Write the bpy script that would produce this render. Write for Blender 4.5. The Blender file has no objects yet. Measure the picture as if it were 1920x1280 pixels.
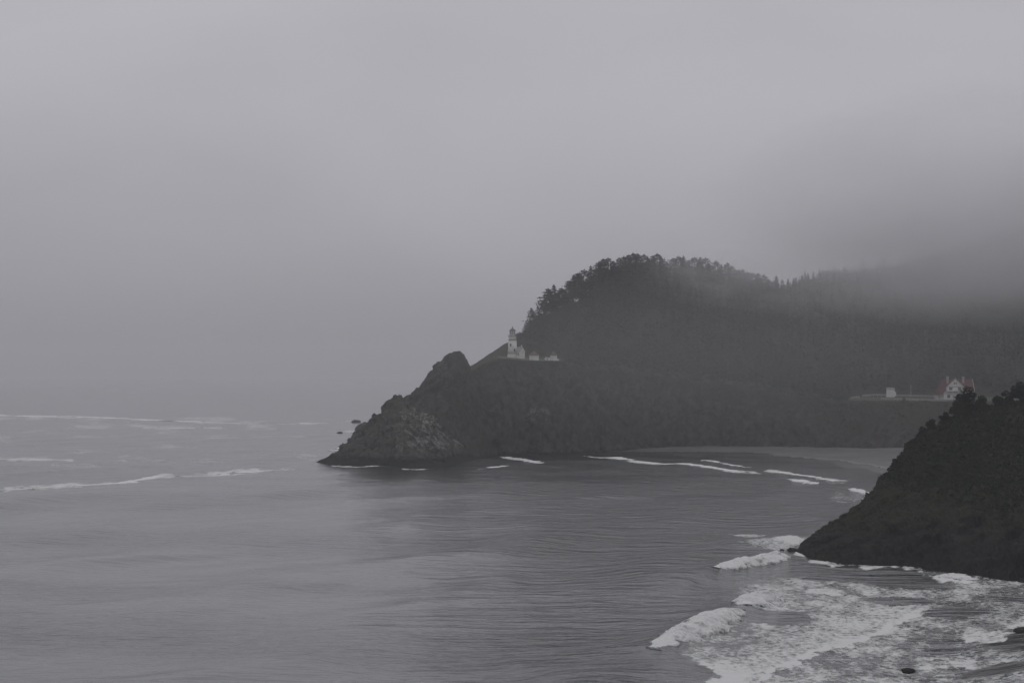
import bpy, math, random
import numpy as np
from mathutils import Vector

# ------------------------------------------------------------------ camera, sky, sun, exposure
SC = bpy.context.scene
COL = SC.collection
F = 5000.0          # focal length in photograph pixels (1920 wide)
HOR = 700.0         # row of the true horizon
CAMZ = 47.0         # metres above the sea

cam = bpy.data.cameras.new('camera')
cam.sensor_width = 36.0
cam.lens = 36.0 * F / 1920.0
cam.shift_y = (HOR - 640.0) / 1920.0
cam.clip_start = 1.0
cam.clip_end = 60000.0
camo = bpy.data.objects.new('camera', cam)
COL.objects.link(camo)
camo.location = (0, 0, CAMZ)
camo.rotation_euler = (math.pi / 2, 0, 0)
SC.camera = camo

world = bpy.data.worlds.new('World')
SC.world = world
world.use_nodes = True
wn, wl = world.node_tree.nodes, world.node_tree.links
wn.clear()
SUN_EL, SUN_AZ = 58.0, 20.0        # degrees; azimuth from +Y towards +X
out = wn.new('ShaderNodeOutputWorld')
bg_clear = wn.new('ShaderNodeBackground')
bg_cloud = wn.new('ShaderNodeBackground')
mixs = wn.new('ShaderNodeMixShader')
sky = wn.new('ShaderNodeTexSky')
sky.sky_type = 'NISHITA'
sky.sun_disc = False
sky.sun_elevation = math.radians(SUN_EL)
sky.sun_rotation = math.radians(SUN_AZ)
sky.dust_density = 6.0
bg_clear.inputs['Strength'].default_value = 0.05
hs = wn.new('ShaderNodeHueSaturation')
hs.inputs['Saturation'].default_value = 0.25
wl.new(sky.outputs[0], hs.inputs['Color'])
wl.new(hs.outputs[0], bg_clear.inputs['Color'])
# overcast layer: even grey, dimmer in the fog towards the horizon, soft broad billows
tc = wn.new('ShaderNodeTexCoord')
sep = wn.new('ShaderNodeSeparateXYZ')
wl.new(tc.outputs['Generated'], sep.inputs[0])
mp = wn.new('ShaderNodeMapping')
mp.inputs['Scale'].default_value = (1.0, 1.0, 2.0)
wl.new(tc.outputs['Generated'], mp.inputs['Vector'])
cn = wn.new('ShaderNodeTexNoise')
cn.inputs['Scale'].default_value = 5.0
cn.inputs['Detail'].default_value = 5.0
cn.inputs['Roughness'].default_value = 0.45
cn.inputs['Distortion'].default_value = 0.4
wl.new(mp.outputs[0], cn.inputs['Vector'])
def wmath(op, a, b=None):
    n = wn.new('ShaderNodeMath'); n.operation = op
    for i, v in enumerate((a, b)):
        if v is None: continue
        if isinstance(v, (int, float)): n.inputs[i].default_value = v
        else: wl.new(v, n.inputs[i])
    return n.outputs[0]
elev = wmath('MAXIMUM', sep.outputs['Z'], 0.0)
ramp = wmath('SUBTRACT', 1.0, wmath('EXPONENT', wmath('MULTIPLY', elev, -1.0 / 0.055)))
HORIZON_L, CLOUD_L = 0.235, 0.52
lum = wmath('ADD', wmath('MULTIPLY', ramp, CLOUD_L - HORIZON_L), HORIZON_L)
bil = wmath('ADD', wmath('MULTIPLY', wmath('SUBTRACT', cn.outputs[0], 0.5), 0.36), 1.0)
lum = wmath('MULTIPLY', lum, bil)
rgb = wn.new('ShaderNodeMix'); rgb.data_type = 'RGBA'; rgb.blend_type = 'MULTIPLY'
rgb.inputs['Factor'].default_value = 1.0
rgb.inputs['A'].default_value = (0.985, 0.970, 1.050, 1)
wl.new(lum, rgb.inputs['B'])
wl.new(rgb.outputs['Result'], bg_cloud.inputs['Color'])
mixs.inputs[0].default_value = 0.96     # cloud cover
wl.new(bg_clear.outputs[0], mixs.inputs[1])
wl.new(bg_cloud.outputs[0], mixs.inputs[2])
wl.new(mixs.outputs[0], out.inputs['Surface'])

sun = bpy.data.lights.new('sun', 'SUN')
sun.energy = 0.5
sun.angle = math.radians(60)
sun.color = (1.0, 0.985, 0.96)
suno = bpy.data.objects.new('sun', sun)
COL.objects.link(suno)
az, el = math.radians(SUN_AZ), math.radians(SUN_EL)
sdir = Vector((math.sin(az) * math.cos(el), math.cos(az) * math.cos(el), math.sin(el)))
suno.rotation_euler = sdir.to_track_quat('Z', 'Y').to_euler()
suno.location = (0, 400, 600)

SC.view_settings.view_transform = 'Standard'
SC.view_settings.look = 'None'
SC.view_settings.exposure = 0.0
SC.view_settings.gamma = 1.0
SC.render.engine = 'CYCLES'
cy = SC.cycles
cy.use_denoising = True
cy.max_bounces = 8
cy.diffuse_bounces = 2
cy.glossy_bounces = 2
cy.transmission_bounces = 3
cy.transparent_max_bounces = 8
cy.volume_bounces = 6
cy.volume_step_rate = 1.0
cy.volume_max_steps = 256
cy.use_adaptive_sampling = True
cy.adaptive_threshold = 0.015

HAZE_DENSITY = 0.000095
RNG = np.random.default_rng(7)

# ------------------------------------------------------------------ helpers
def P(px, py, Y):
    return np.array([(px - 960.0) / F * Y, Y, CAMZ - (py - HOR) / F * Y])

def sea_at(px, py):
    Y = CAMZ * F / (py - HOR)
    return np.array([(px - 960.0) / F * Y, Y])

def hash3(i, j, k, seed):
    h = (i.astype(np.int64) * 374761393 + j.astype(np.int64) * 668265263 + k.astype(np.int64) * 2147483647 + seed * 1274126177) & 0xffffffff
    h = ((h ^ (h >> 13)) * 1274126177) & 0xffffffff
    h = ((h ^ (h >> 16)) * 2246822519) & 0xffffffff
    return ((h ^ (h >> 15)) & 0xffffff) / float(0xffffff)

def vnoise(p, seed=0):
    """smooth value noise in -1..1; p is (n,3)"""
    f = np.floor(p); t = p - f
    t = t * t * t * (t * (t * 6 - 15) + 10)
    i, j, k = f[:, 0], f[:, 1], f[:, 2]
    r = 0
    for a in (0, 1):
        for b in (0, 1):
            for c in (0, 1):
                w = (t[:, 0] if a else 1 - t[:, 0]) * (t[:, 1] if b else 1 - t[:, 1]) * (t[:, 2] if c else 1 - t[:, 2])
                r = r + w * hash3(i + a, j + b, k + c, seed)
    return r * 2 - 1

ROT = np.array([[0.36, 0.48, -0.8], [-0.8, 0.6, 0.0], [0.48, 0.64, 0.6]])
def fbm(p, scale, octaves=4, gain=0.5, seed=0, ridged=False):
    q = p / scale
    a, s, tot = 1.0, 0.0, 0.0
    for o in range(octaves):
        n = vnoise(q + 17.3 * o, seed + o)
        if ridged: n = 1 - 2 * np.abs(n)
        s = s + a * n; tot += a
        a *= gain
        q = (q @ ROT.T) * 2.03
    return s / tot

def facets(p, size, seed):
    """blocky relief: every cell of a jittered lattice is a plane with its own offset and tilt; about -1..1"""
    q = p / size
    b = np.floor(q)
    best = np.full(len(p), 1e9); out_ = np.zeros(len(p))
    for a in (-1, 0, 1):
        for c in (-1, 0, 1):
            for e in (-1, 0, 1):
                i, j, k = b[:, 0] + a, b[:, 1] + c, b[:, 2] + e
                f = np.stack([i + hash3(i, j, k, seed), j + hash3(i, j, k, seed + 1), k + hash3(i, j, k, seed + 2)], 1)
                d = q - f
                r = (d ** 2).sum(1)
                v = (hash3(i, j, k, seed + 3) * 2 - 1) * 0.75
                for ax in range(3): v = v + d[:, ax] * (hash3(i, j, k, seed + 4 + ax) * 2 - 1) * 1.1
                m = r < best
                best = np.where(m, r, best); out_ = np.where(m, v, out_)
    return out_

def prop(o, label=None, cat=None, group=None, kind=None):
    if label: o['label'] = label
    if cat: o['category'] = cat
    if group: o['group'] = group
    if kind: o['kind'] = kind
    return o

def make_mesh(name, verts, faces, mat, smooth=False):
    me = bpy.data.meshes.new(name)
    verts = np.asarray(verts, dtype=np.float32)
    if isinstance(faces, np.ndarray):
        k = faces.shape[1]; n = len(faces)
        me.vertices.add(len(verts)); me.vertices.foreach_set('co', verts.ravel())
        me.loops.add(n * k); me.loops.foreach_set('vertex_index', faces.ravel().astype(np.int32))
        me.polygons.add(n)
        me.polygons.foreach_set('loop_start', np.arange(0, n * k, k, dtype=np.int32))
        me.polygons.foreach_set('loop_total', np.full(n, k, dtype=np.int32))
        me.update(calc_edges=True); me.validate()
    else:
        me.from_pydata([tuple(map(float, v)) for v in verts], [], faces); me.update()
    if mat: me.materials.append(mat)
    if smooth: me.polygons.foreach_set('use_smooth', np.ones(len(me.polygons), dtype=bool))
    return me

def link(name, me, parent=None):
    o = bpy.data.objects.new(name, me)
    COL.objects.link(o)
    if parent: o.parent = parent
    return o

def empty(name, loc, rz=0.0):
    o = bpy.data.objects.new(name, None)
    o.empty_display_size = 1.0
    COL.objects.link(o)
    o.location = tuple(float(v) for v in loc); o.rotation_euler = (0, 0, rz)
    return o

def copy_tree(o, parent=None):
    c = o.copy(); COL.objects.link(c)
    if parent: c.parent = parent
    for ch in list(o.children): copy_tree(ch, c)
    return c

class MB:
    """collects simple solids into one mesh"""
    def __init__(self): self.v = []; self.f = []
    def add(self, vs, fs):
        b = len(self.v); self.v += [tuple(v) for v in vs]; self.f += [tuple(i + b for i in f) for f in fs]; return self
    def box(self, x0, x1, y0, y1, z0, z1):
        return self.add([(x0, y0, z0), (x1, y0, z0), (x1, y1, z0), (x0, y1, z0), (x0, y0, z1), (x1, y0, z1), (x1, y1, z1), (x0, y1, z1)],
                        [(0, 3, 2, 1), (4, 5, 6, 7), (0, 1, 5, 4), (1, 2, 6, 5), (2, 3, 7, 6), (3, 0, 4, 7)])
    def lathe(self, prof, n=24, cx=0, cy=0, ph=0.0, cap=True):
        vs = []
        for r, z in prof:
            for i in range(n):
                a = ph + 2 * math.pi * i / n
                vs.append((cx + r * math.cos(a), cy + r * math.sin(a), z))
        fs = []
        for k in range(len(prof) - 1):
            for i in range(n):
                j = (i + 1) % n
                fs.append((k * n + i, k * n + j, (k + 1) * n + j, (k + 1) * n + i))
        if cap:
            fs.append(tuple(range(n - 1, -1, -1)))
            fs.append(tuple((len(prof) - 1) * n + i for i in range(n)))
        return self.add(vs, fs)
    def bar(self, a, b, r, n=6, r2=None):
        a, b = Vector(a), Vector(b); d = (b - a).normalized()
        u = d.orthogonal().normalized(); w = d.cross(u); r2 = r if r2 is None else r2
        vs = [a + (u * math.cos(2 * math.pi * i / n) + w * math.sin(2 * math.pi * i / n)) * r for i in range(n)]
        vs += [b + (u * math.cos(2 * math.pi * i / n) + w * math.sin(2 * math.pi * i / n)) * r2 for i in range(n)]
        fs = [(i, (i + 1) % n, n + (i + 1) % n, n + i) for i in range(n)] + [tuple(range(n - 1, -1, -1)), tuple(range(n, 2 * n))]
        return self.add(vs, fs)
    def slab(self, quad, t):
        """a flat polygon given thickness t along its normal, downwards"""
        q = [Vector(p) for p in quad]; nrm = (q[1] - q[0]).cross(q[2] - q[0]).normalized()
        n = len(q); vs = q + [p - nrm * t for p in q]
        fs = [tuple(range(n)), tuple(range(2 * n - 1, n - 1, -1))] + [(i, n + i, n + (i + 1) % n, (i + 1) % n) for i in range(n)]
        return self.add(vs, fs)
    def prism(self, poly, y0, y1):
        """polygon in xz, extruded in y"""
        n = len(poly)
        vs = [(x, y0, z) for x, z in poly] + [(x, y1, z) for x, z in poly]
        fs = [tuple(range(n)), tuple(range(2 * n - 1, n - 1, -1))] + [((i + 1) % n, i, n + i, n + (i + 1) % n) for i in range(n)]
        return self.add(vs, fs)
    def build(self, name, mat, parent=None, smooth=False):
        return link(name, make_mesh(name, self.v, self.f, mat, smooth), parent)

# ------------------------------------------------------------------ materials
def new_mat(name):
    m = bpy.data.materials.new(name); m.use_nodes = True
    nt = m.node_tree; nt.nodes.clear()
    o = nt.nodes.new('ShaderNodeOutputMaterial')
    b = nt.nodes.new('ShaderNodeBsdfPrincipled')
    nt.links.new(b.outputs[0], o.inputs['Surface'])
    return m, nt, b

def N(nt, typ, **kw):
    n = nt.nodes.new(typ)
    for k, v in kw.items(): setattr(n, k, v)
    return n

def mth(nt, op, a, b=None, c=None, clamp=False):
    n = nt.nodes.new('ShaderNodeMath'); n.operation = op; n.use_clamp = clamp
    for i, v in enumerate((a, b, c)):
        if v is None: continue
        if isinstance(v, (int, float)): n.inputs[i].default_value = v
        else: nt.links.new(v, n.inputs[i])
    return n.outputs[0]

def sstep(nt, x, lo, hi):
    n = nt.nodes.new('ShaderNodeMapRange'); n.interpolation_type = 'SMOOTHSTEP'
    for key, v in (('Value', x), ('From Min', lo), ('From Max', hi)):
        if isinstance(v, (int, float)): n.inputs[key].default_value = v
        else: nt.links.new(v, n.inputs[key])
    return n.outputs[0]

def noise(nt, scale, detail=4, rough=0.5, vec=None, dist=0.0):
    n = nt.nodes.new('ShaderNodeTexNoise')
    n.inputs['Scale'].default_value = scale; n.inputs['Detail'].default_value = detail
    n.inputs['Roughness'].default_value = rough; n.inputs['Distortion'].default_value = dist
    if vec is not None: nt.links.new(vec, n.inputs['Vector'])
    return n.outputs[0]

def mixc(nt, fac, a, b):
    n = nt.nodes.new('ShaderNodeMix'); n.data_type = 'RGBA'
    if isinstance(fac, (int, float)): n.inputs['Factor'].default_value = fac
    else: nt.links.new(fac, n.inputs['Factor'])
    for k, v in (('A', a), ('B', b)):
        if isinstance(v, tuple): n.inputs[k].default_value = (v[0], v[1], v[2], 1)
        else: nt.links.new(v, n.inputs[k])
    return n.outputs['Result']

def simple(name, col, var=0.15, scale=1.0, rough=0.8, spec=0.3, col2=None, bump=0.0):
    m, nt, b = new_mat(name)
    tcn = N(nt, 'ShaderNodeTexCoord')
    f = noise(nt, scale, 5, 0.6, tcn.outputs['Object'])
    c2 = col2 or tuple(c * (1 - var * 2) for c in col)
    nt.links.new(mixc(nt, sstep(nt, f, 0.3, 0.7), c2, col), b.inputs['Base Color'])
    b.inputs['Roughness'].default_value = rough
    b.inputs['Specular IOR Level'].default_value = spec
    if bump:
        bp = N(nt, 'ShaderNodeBump'); bp.inputs['Distance'].default_value = bump
        nt.links.new(f, bp.inputs['Height']); nt.links.new(bp.outputs[0], b.inputs['Normal'])
    return m

def mat_land(name, rock1, rock2, veg1, veg2, pale=0.0, wet_z=3.0, veg_bias=0.0):
    """rock where steep, low growth where it is flatter; dark wet band at the tide line; pale lichen and droppings"""
    m, nt, b = new_mat(name)
    g = N(nt, 'ShaderNodeNewGeometry')
    pos = g.outputs['Position']
    sepn = N(nt, 'ShaderNodeSeparateXYZ'); nt.links.new(g.outputs['Normal'], sepn.inputs[0])
    sepp = N(nt, 'ShaderNodeSeparateXYZ'); nt.links.new(pos, sepp.inputs[0])
    big = noise(nt, 0.035, 4, 0.6, pos)
    mid = noise(nt, 0.22, 5, 0.65, pos, 0.6)
    fine = noise(nt, 1.1, 5, 0.7, pos)
    rock = mixc(nt, sstep(nt, mid, 0.35, 0.68), rock1, rock2)
    veg = mixc(nt, sstep(nt, fine, 0.3, 0.7), veg1, veg2)
    at = N(nt, 'ShaderNodeAttribute'); at.attribute_name = 'veg'
    vf = mth(nt, 'ADD', mth(nt, 'MULTIPLY', mth(nt, 'SUBTRACT', big, 0.5), 0.9), at.outputs['Fac'])
    vf = mth(nt, 'ADD', vf, mth(nt, 'MULTIPLY', mth(nt, 'SUBTRACT', mid, 0.5), 0.7))
    vf = mth(nt, 'ADD', vf, mth(nt, 'MULTIPLY', mth(nt, 'SUBTRACT', sepn.outputs['Z'], 0.5), 0.6))
    col = mixc(nt, sstep(nt, vf, 0.40 - veg_bias, 0.60 - veg_bias), rock, veg)
    if pale:
        ap = N(nt, 'ShaderNodeAttribute'); ap.attribute_name = 'pale'
        pf = mth(nt, 'MULTIPLY', sstep(nt, mth(nt, 'ADD', fine, mth(nt, 'MULTIPLY', ap.outputs['Fac'], 0.35)), 0.74, 0.92), sstep(nt, mid, 0.46, 0.62))
        pf = mth(nt, 'MULTIPLY', pf, mth(nt, 'MULTIPLY', ap.outputs['Fac'], pale), clamp=True)
        col = mixc(nt, pf, col, (0.36, 0.355, 0.32))
    wet = sstep(nt, mth(nt, 'ADD', sepp.outputs['Z'], mth(nt, 'MULTIPLY', mth(nt, 'SUBTRACT', mid, 0.5), 4.0)), wet_z, wet_z - 2.5)
    wetc = mixc(nt, wet, col, (0.022, 0.021, 0.020))
    nt.links.new(wetc, b.inputs['Base Color'])
    b.inputs['Roughness'].default_value = 0.95
    b.inputs['Specular IOR Level'].default_value = 0.06
    bp = N(nt, 'ShaderNodeBump'); bp.inputs['Distance'].default_value = 1.2
    nt.links.new(mth(nt, 'ADD', mid, mth(nt, 'MULTIPLY', fine, 0.4)), bp.inputs['Height'])
    nt.links.new(bp.outputs[0], b.inputs['Normal'])
    return m

def mat_leaf(name, c1, c2, scale=0.25):
    m, nt, b = new_mat(name)
    g = N(nt, 'ShaderNodeNewGeometry')
    oi = N(nt, 'ShaderNodeObjectInfo')
    f = mth(nt, 'ADD', mth(nt, 'MULTIPLY', noise(nt, scale, 4, 0.6, g.outputs['Position']), 0.55), mth(nt, 'MULTIPLY', noise(nt, scale * 0.16, 3, 0.5, g.outputs['Position']), 0.45))
    f = mth(nt, 'ADD', f, mth(nt, 'MULTIPLY', mth(nt, 'SUBTRACT', oi.outputs['Random'], 0.5), 0.25))
    nt.links.new(mixc(nt, sstep(nt, f, 0.36, 0.64), c1, c2), b.inputs['Base Color'])
    b.inputs['Roughness'].default_value = 0.85
    b.inputs['Specular IOR Level'].default_value = 0.06
    return m

M = {}
M['headland'] = mat_land('headland', (0.034, 0.032, 0.032), (0.080, 0.074, 0.069), (0.022, 0.027, 0.019), (0.052, 0.054, 0.036), pale=0.5)
M['crag'] = mat_land('crag', (0.034, 0.032, 0.031), (0.108, 0.100, 0.090), (0.043, 0.042, 0.036), (0.078, 0.074, 0.064), pale=0.65, wet_z=6.0, veg_bias=0.0)
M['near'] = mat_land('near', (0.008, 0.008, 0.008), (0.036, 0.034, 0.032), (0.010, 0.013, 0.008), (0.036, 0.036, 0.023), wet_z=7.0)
M['needles'] = mat_leaf('needles', (0.014, 0.021, 0.016), (0.046, 0.058, 0.040), 0.12)
M['leaves'] = mat_leaf('leaves', (0.014, 0.020, 0.012), (0.032, 0.039, 0.021), 0.3)
M['bark'] = simple('bark', (0.07, 0.058, 0.048), 0.2, 0.7, 0.9)
M['boulder'] = mat_land('boulder', (0.030, 0.028, 0.027), (0.06, 0.055, 0.05), (0.03, 0.03, 0.02), (0.05, 0.05, 0.03), wet_z=1.0, veg_bias=-1.0)
M['white'] = simple('white_paint', (0.72, 0.71, 0.68), 0.06, 0.5, 0.7, col2=(0.60, 0.59, 0.55))
M['masonry'] = simple('whitewashed_masonry', (0.74, 0.73, 0.69), 0.06, 0.45, 0.85, col2=(0.56, 0.55, 0.51), bump=0.03)
M['trim'] = simple('grey_trim', (0.20, 0.20, 0.19), 0.1, 1.0, 0.6)
M['iron'] = simple('dark_iron', (0.07, 0.07, 0.07), 0.2, 2.0, 0.5)
M['lead'] = simple('lantern_roof', (0.15, 0.12, 0.11), 0.15, 1.5, 0.55)
M['fence'] = simple('weathered_white_boards', (0.34, 0.335, 0.32), 0.12, 0.8, 0.85)
M['greyroof'] = simple('weathered_shingles', (0.33, 0.32, 0.31), 0.12, 1.2, 0.9)
M['redroof'] = simple('red_shingles', (0.135, 0.052, 0.048), 0.18, 0.9, 0.85)
M['dullred'] = simple('faded_red_shingles', (0.15, 0.105, 0.10), 0.15, 0.9, 0.9)
M['brick'] = simple('pale_brick', (0.38, 0.34, 0.31), 0.12, 2.0, 0.9)
M['porch'] = simple('porch_boards', (0.36, 0.36, 0.35), 0.1, 1.0, 0.8)
M['lawn'] = simple('lawn', (0.070, 0.078, 0.050), 0.15, 0.3, 0.95, col2=(0.045, 0.052, 0.034))
M['pathway'] = simple('gravel_path', (0.24, 0.23, 0.21), 0.15, 0.6, 0.95)

def mat_glass():
    m, nt, b = new_mat('window_glass')
    b.inputs['Base Color'].default_value = (0.03, 0.034, 0.038, 1)
    b.inputs['Roughness'].default_value = 0.08
    return m
M['glass'] = mat_glass()
def mat_clear():
    m, nt, b = new_mat('lantern_glass')
    b.inputs['Base Color'].default_value = (0.9, 0.93, 0.93, 1)
    b.inputs['Roughness'].default_value = 0.02
    b.inputs['Transmission Weight'].default_value = 0.85
    b.inputs['IOR'].default_value = 1.1
    return m
M['clear'] = mat_clear()
M['lens'] = simple('lens_glass', (0.45, 0.46, 0.42), 0.2, 3.0, 0.15, 0.6)

def mat_sand():
    m, nt, b = new_mat('sand')
    g = N(nt, 'ShaderNodeNewGeometry')
    sp = N(nt, 'ShaderNodeSeparateXYZ'); nt.links.new(g.outputs['Position'], sp.inputs[0])
    n1 = noise(nt, 0.03, 5, 0.6, g.outputs['Position'])
    dry = mixc(nt, sstep(nt, n1, 0.35, 0.7), (0.082, 0.080, 0.077), (0.120, 0.117, 0.112))
    wetf = sstep(nt, mth(nt, 'ADD', sp.outputs['Z'], mth(nt, 'MULTIPLY', mth(nt, 'SUBTRACT', n1, 0.5), 1.6)), 1.7, 0.9)
    nt.links.new(mixc(nt, wetf, dry, (0.055, 0.053, 0.049)), b.inputs['Base Color'])
    nt.links.new(mth(nt, 'SUBTRACT', 0.95, mth(nt, 'MULTIPLY', wetf, 0.7)), b.inputs['Roughness'])
    return m
M['sand'] = mat_sand()

def mat_ocean():
    m, nt, b = new_mat('ocean')
    g = N(nt, 'ShaderNodeNewGeometry')
    pos = g.outputs['Position']
    chop = N(nt, 'ShaderNodeAttribute'); chop.attribute_name = 'chop'
    fo = N(nt, 'ShaderNodeAttribute'); fo.attribute_name = 'foam'
    calm = N(nt, 'ShaderNodeAttribute'); calm.attribute_name = 'calm'
    # wavelets: crests run roughly across the view
    mpn = N(nt, 'ShaderNodeMapping'); mpn.inputs['Rotation'].default_value = (0, 0, math.radians(-14))
    mpn.inputs['Scale'].default_value = (0.42, 1.0, 1.0)
    nt.links.new(pos, mpn.inputs['Vector'])
    mpn2 = N(nt, 'ShaderNodeMapping'); mpn2.inputs['Rotation'].default_value = (0, 0, math.radians(17))
    mpn2.inputs['Scale'].default_value = (0.5, 1.0, 1.0)
    nt.links.new(pos, mpn2.inputs['Vector'])
    w1 = noise(nt, 0.11, 3, 0.55, mpn.outputs[0])
    w2 = noise(nt, 0.42, 3, 0.6, mpn2.outputs[0])
    big = noise(nt, 0.012, 3, 0.5, mpn.outputs[0], 0.5)
    hgt = mth(nt, 'ADD', mth(nt, 'MULTIPLY', w1, 1.5), mth(nt, 'MULTIPLY', w2, 0.42))
    amp = mth(nt, 'MULTIPLY', chop.outputs['Fac'], mth(nt, 'ADD', 0.5, mth(nt, 'MULTIPLY', sstep(nt, big, 0.35, 0.65), 1.5)))
    bp = N(nt, 'ShaderNodeBump'); bp.inputs['Distance'].default_value = 1.0
    nt.links.new(hgt, bp.inputs['Height'])
    nt.links.new(amp, bp.inputs['Strength'])
    # foam
    mpf = N(nt, 'ShaderNodeMapping'); mpf.inputs['Rotation'].default_value = (0, 0, math.radians(-8))
    mpf.inputs['Scale'].default_value = (1.0, 0.5, 1.0)
    nt.links.new(pos, mpf.inputs['Vector'])
    f1 = noise(nt, 0.95, 5, 0.7, mpf.outputs[0], 0.5)
    f2 = noise(nt, 0.13, 3, 0.55, mpf.outputs[0], 0.6)
    fn = mth(nt, 'ADD', mth(nt, 'MULTIPLY', f1, 0.78), mth(nt, 'MULTIPLY', f2, 0.22))
    thr = mth(nt, 'SUBTRACT', 0.76, mth(nt, 'MULTIPLY', fo.outputs['Fac'], 0.52))
    mask = sstep(nt, fn, mth(nt, 'SUBTRACT', thr, 0.09), mth(nt, 'ADD', thr, 0.10))
    mask = mth(nt, 'MULTIPLY', mask, sstep(nt, fo.outputs['Fac'], 0.02, 0.12))
    milky = mth(nt, 'MULTIPLY', fo.outputs['Fac'], 0.6, clamp=True)
    water = mixc(nt, milky, (0.016, 0.020, 0.022), (0.13, 0.14, 0.135))
    water = mixc(nt, calm.outputs['Fac'], water, (0.030, 0.029, 0.027))
    nt.links.new(mixc(nt, mask, water, (0.60, 0.61, 0.60)), b.inputs['Base Color'])
    nt.links.new(mth(nt, 'ADD', 0.14, mth(nt, 'MULTIPLY', mask, 0.75), clamp=True), b.inputs['Roughness'])
    nt.links.new(mth(nt, 'MULTIPLY', mth(nt, 'SUBTRACT', 0.5, mth(nt, 'MULTIPLY', mask, 0.4)), mth(nt, 'SUBTRACT', 1.0, mth(nt, 'MULTIPLY', calm.outputs['Fac'], 0.6))), b.inputs['Specular IOR Level'])
    b.inputs['IOR'].default_value = 1.33
    nt.links.new(bp.outputs[0], b.inputs['Normal'])
    return m
M['ocean'] = mat_ocean()

def mat_foam():
    m, nt, b = new_mat('wave_foam')
    g = N(nt, 'ShaderNodeNewGeometry')
    a = N(nt, 'ShaderNodeAttribute'); a.attribute_name = 'white'
    n1 = noise(nt, 1.3, 6, 0.7, g.outputs['Position'], 0.6)
    f = sstep(nt, mth(nt, 'ADD', n1, mth(nt, 'MULTIPLY', mth(nt, 'SUBTRACT', a.outputs['Fac'], 0.5), 0.75)), 0.38, 0.60)
    nt.links.new(mixc(nt, f, (0.020, 0.028, 0.028), (0.74, 0.75, 0.74)), b.inputs['Base Color'])
    nt.links.new(mth(nt, 'ADD', 0.15, mth(nt, 'MULTIPLY', f, 0.7)), b.inputs['Roughness'])
    b.inputs['IOR'].default_value = 1.33
    bp = N(nt, 'ShaderNodeBump'); bp.inputs['Distance'].default_value = 0.6
    nt.links.new(n1, bp.inputs['Height']); nt.links.new(bp.outputs[0], b.inputs['Normal'])
    return m
M['foam'] = mat_foam()

# ------------------------------------------------------------------ ocean
def seg_dist(X, Y, pts):
    """distance to a polyline, its position along it (0..1) and the signed side"""
    pts = np.asarray(pts, float)
    L = np.r_[0, np.cumsum(np.hypot(*np.diff(pts, axis=0).T))]
    best = np.full(X.shape, 1e9); par = np.zeros(X.shape); side = np.zeros(X.shape)
    for k in range(len(pts) - 1):
        a, d = pts[k], pts[k + 1] - pts[k]
        n2 = d @ d
        t = np.clip(((X - a[0]) * d[0] + (Y - a[1]) * d[1]) / n2, 0, 1)
        dx, dy = X - a[0] - t * d[0], Y - a[1] - t * d[1]
        r = np.hypot(dx, dy)
        s = np.sign(d[0] * dy - d[1] * dx)
        m = r < best
        best = np.where(m, r, best); par = np.where(m, (L[k] + t * (L[k + 1] - L[k])) / L[-1], par); side = np.where(m, s, side)
    return best, par, side

def seapts(pp): return [sea_at(a, b) for a, b in pp]

# crests of the waves that break near the shore: photograph points, height, white stretch (from, to)
CREST_A = [(1245, 1112), (1282, 1094), (1300, 1084), (1340, 1070), (1400, 1057), (1470, 1043)]
CREST_B = [(1150, 1242), (1190, 1232), (1228, 1225), (1300, 1190), (1375, 1160), (1400, 1146), (1450, 1128)]

def smooth01(x, a, b):
    t = np.clip((x - a) / (b - a), 0, 1); return t * t * (3 - 2 * t)

def sea_height(X, Y):
    near = np.clip(1.6 - Y / 1500.0, 0.0, 1.0) * (Y > 150)
    p3 = np.stack([X.ravel(), Y.ravel(), np.zeros(X.size)], 1)
    warp = fbm(p3, 160, 2, seed=3).reshape(X.shape) * 18
    Z = np.zeros_like(X)
    for lam, ang, a in ((64, -20, 0.85), (41, -6, 0.40), (27, -38, 0.13), (18, 10, 0.09)):
        n = (math.cos(math.radians(ang)), math.sin(math.radians(ang)))
        ph = 2 * math.pi * ((X + warp) * n[0] + (Y + warp * 0.6) * n[1]) / lam
        env = 0.6 + 0.4 * np.sin(2 * math.pi * (Y * 0.8 - X * 0.3) / (lam * 4.3) + lam)
        Z += a * near * env * (np.cos(ph) + 0.25 * np.cos(2 * ph))
    # unbroken wave crests
    for crest, h, wdt in ((CREST_A, 1.5, 4.5), (CREST_B, 1.7, 4.5)):
        d, t, s = seg_dist(X, Y, seapts(crest))
        w = np.where(s > 0, wdt * 1.7, wdt * 0.75)
        endf = smooth01(t, 0.0, 0.25) * (1 - smooth01(t, 0.92, 1.0))
        Z += h * endf * np.exp(-(d / w) ** 2)
    return Z

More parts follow.
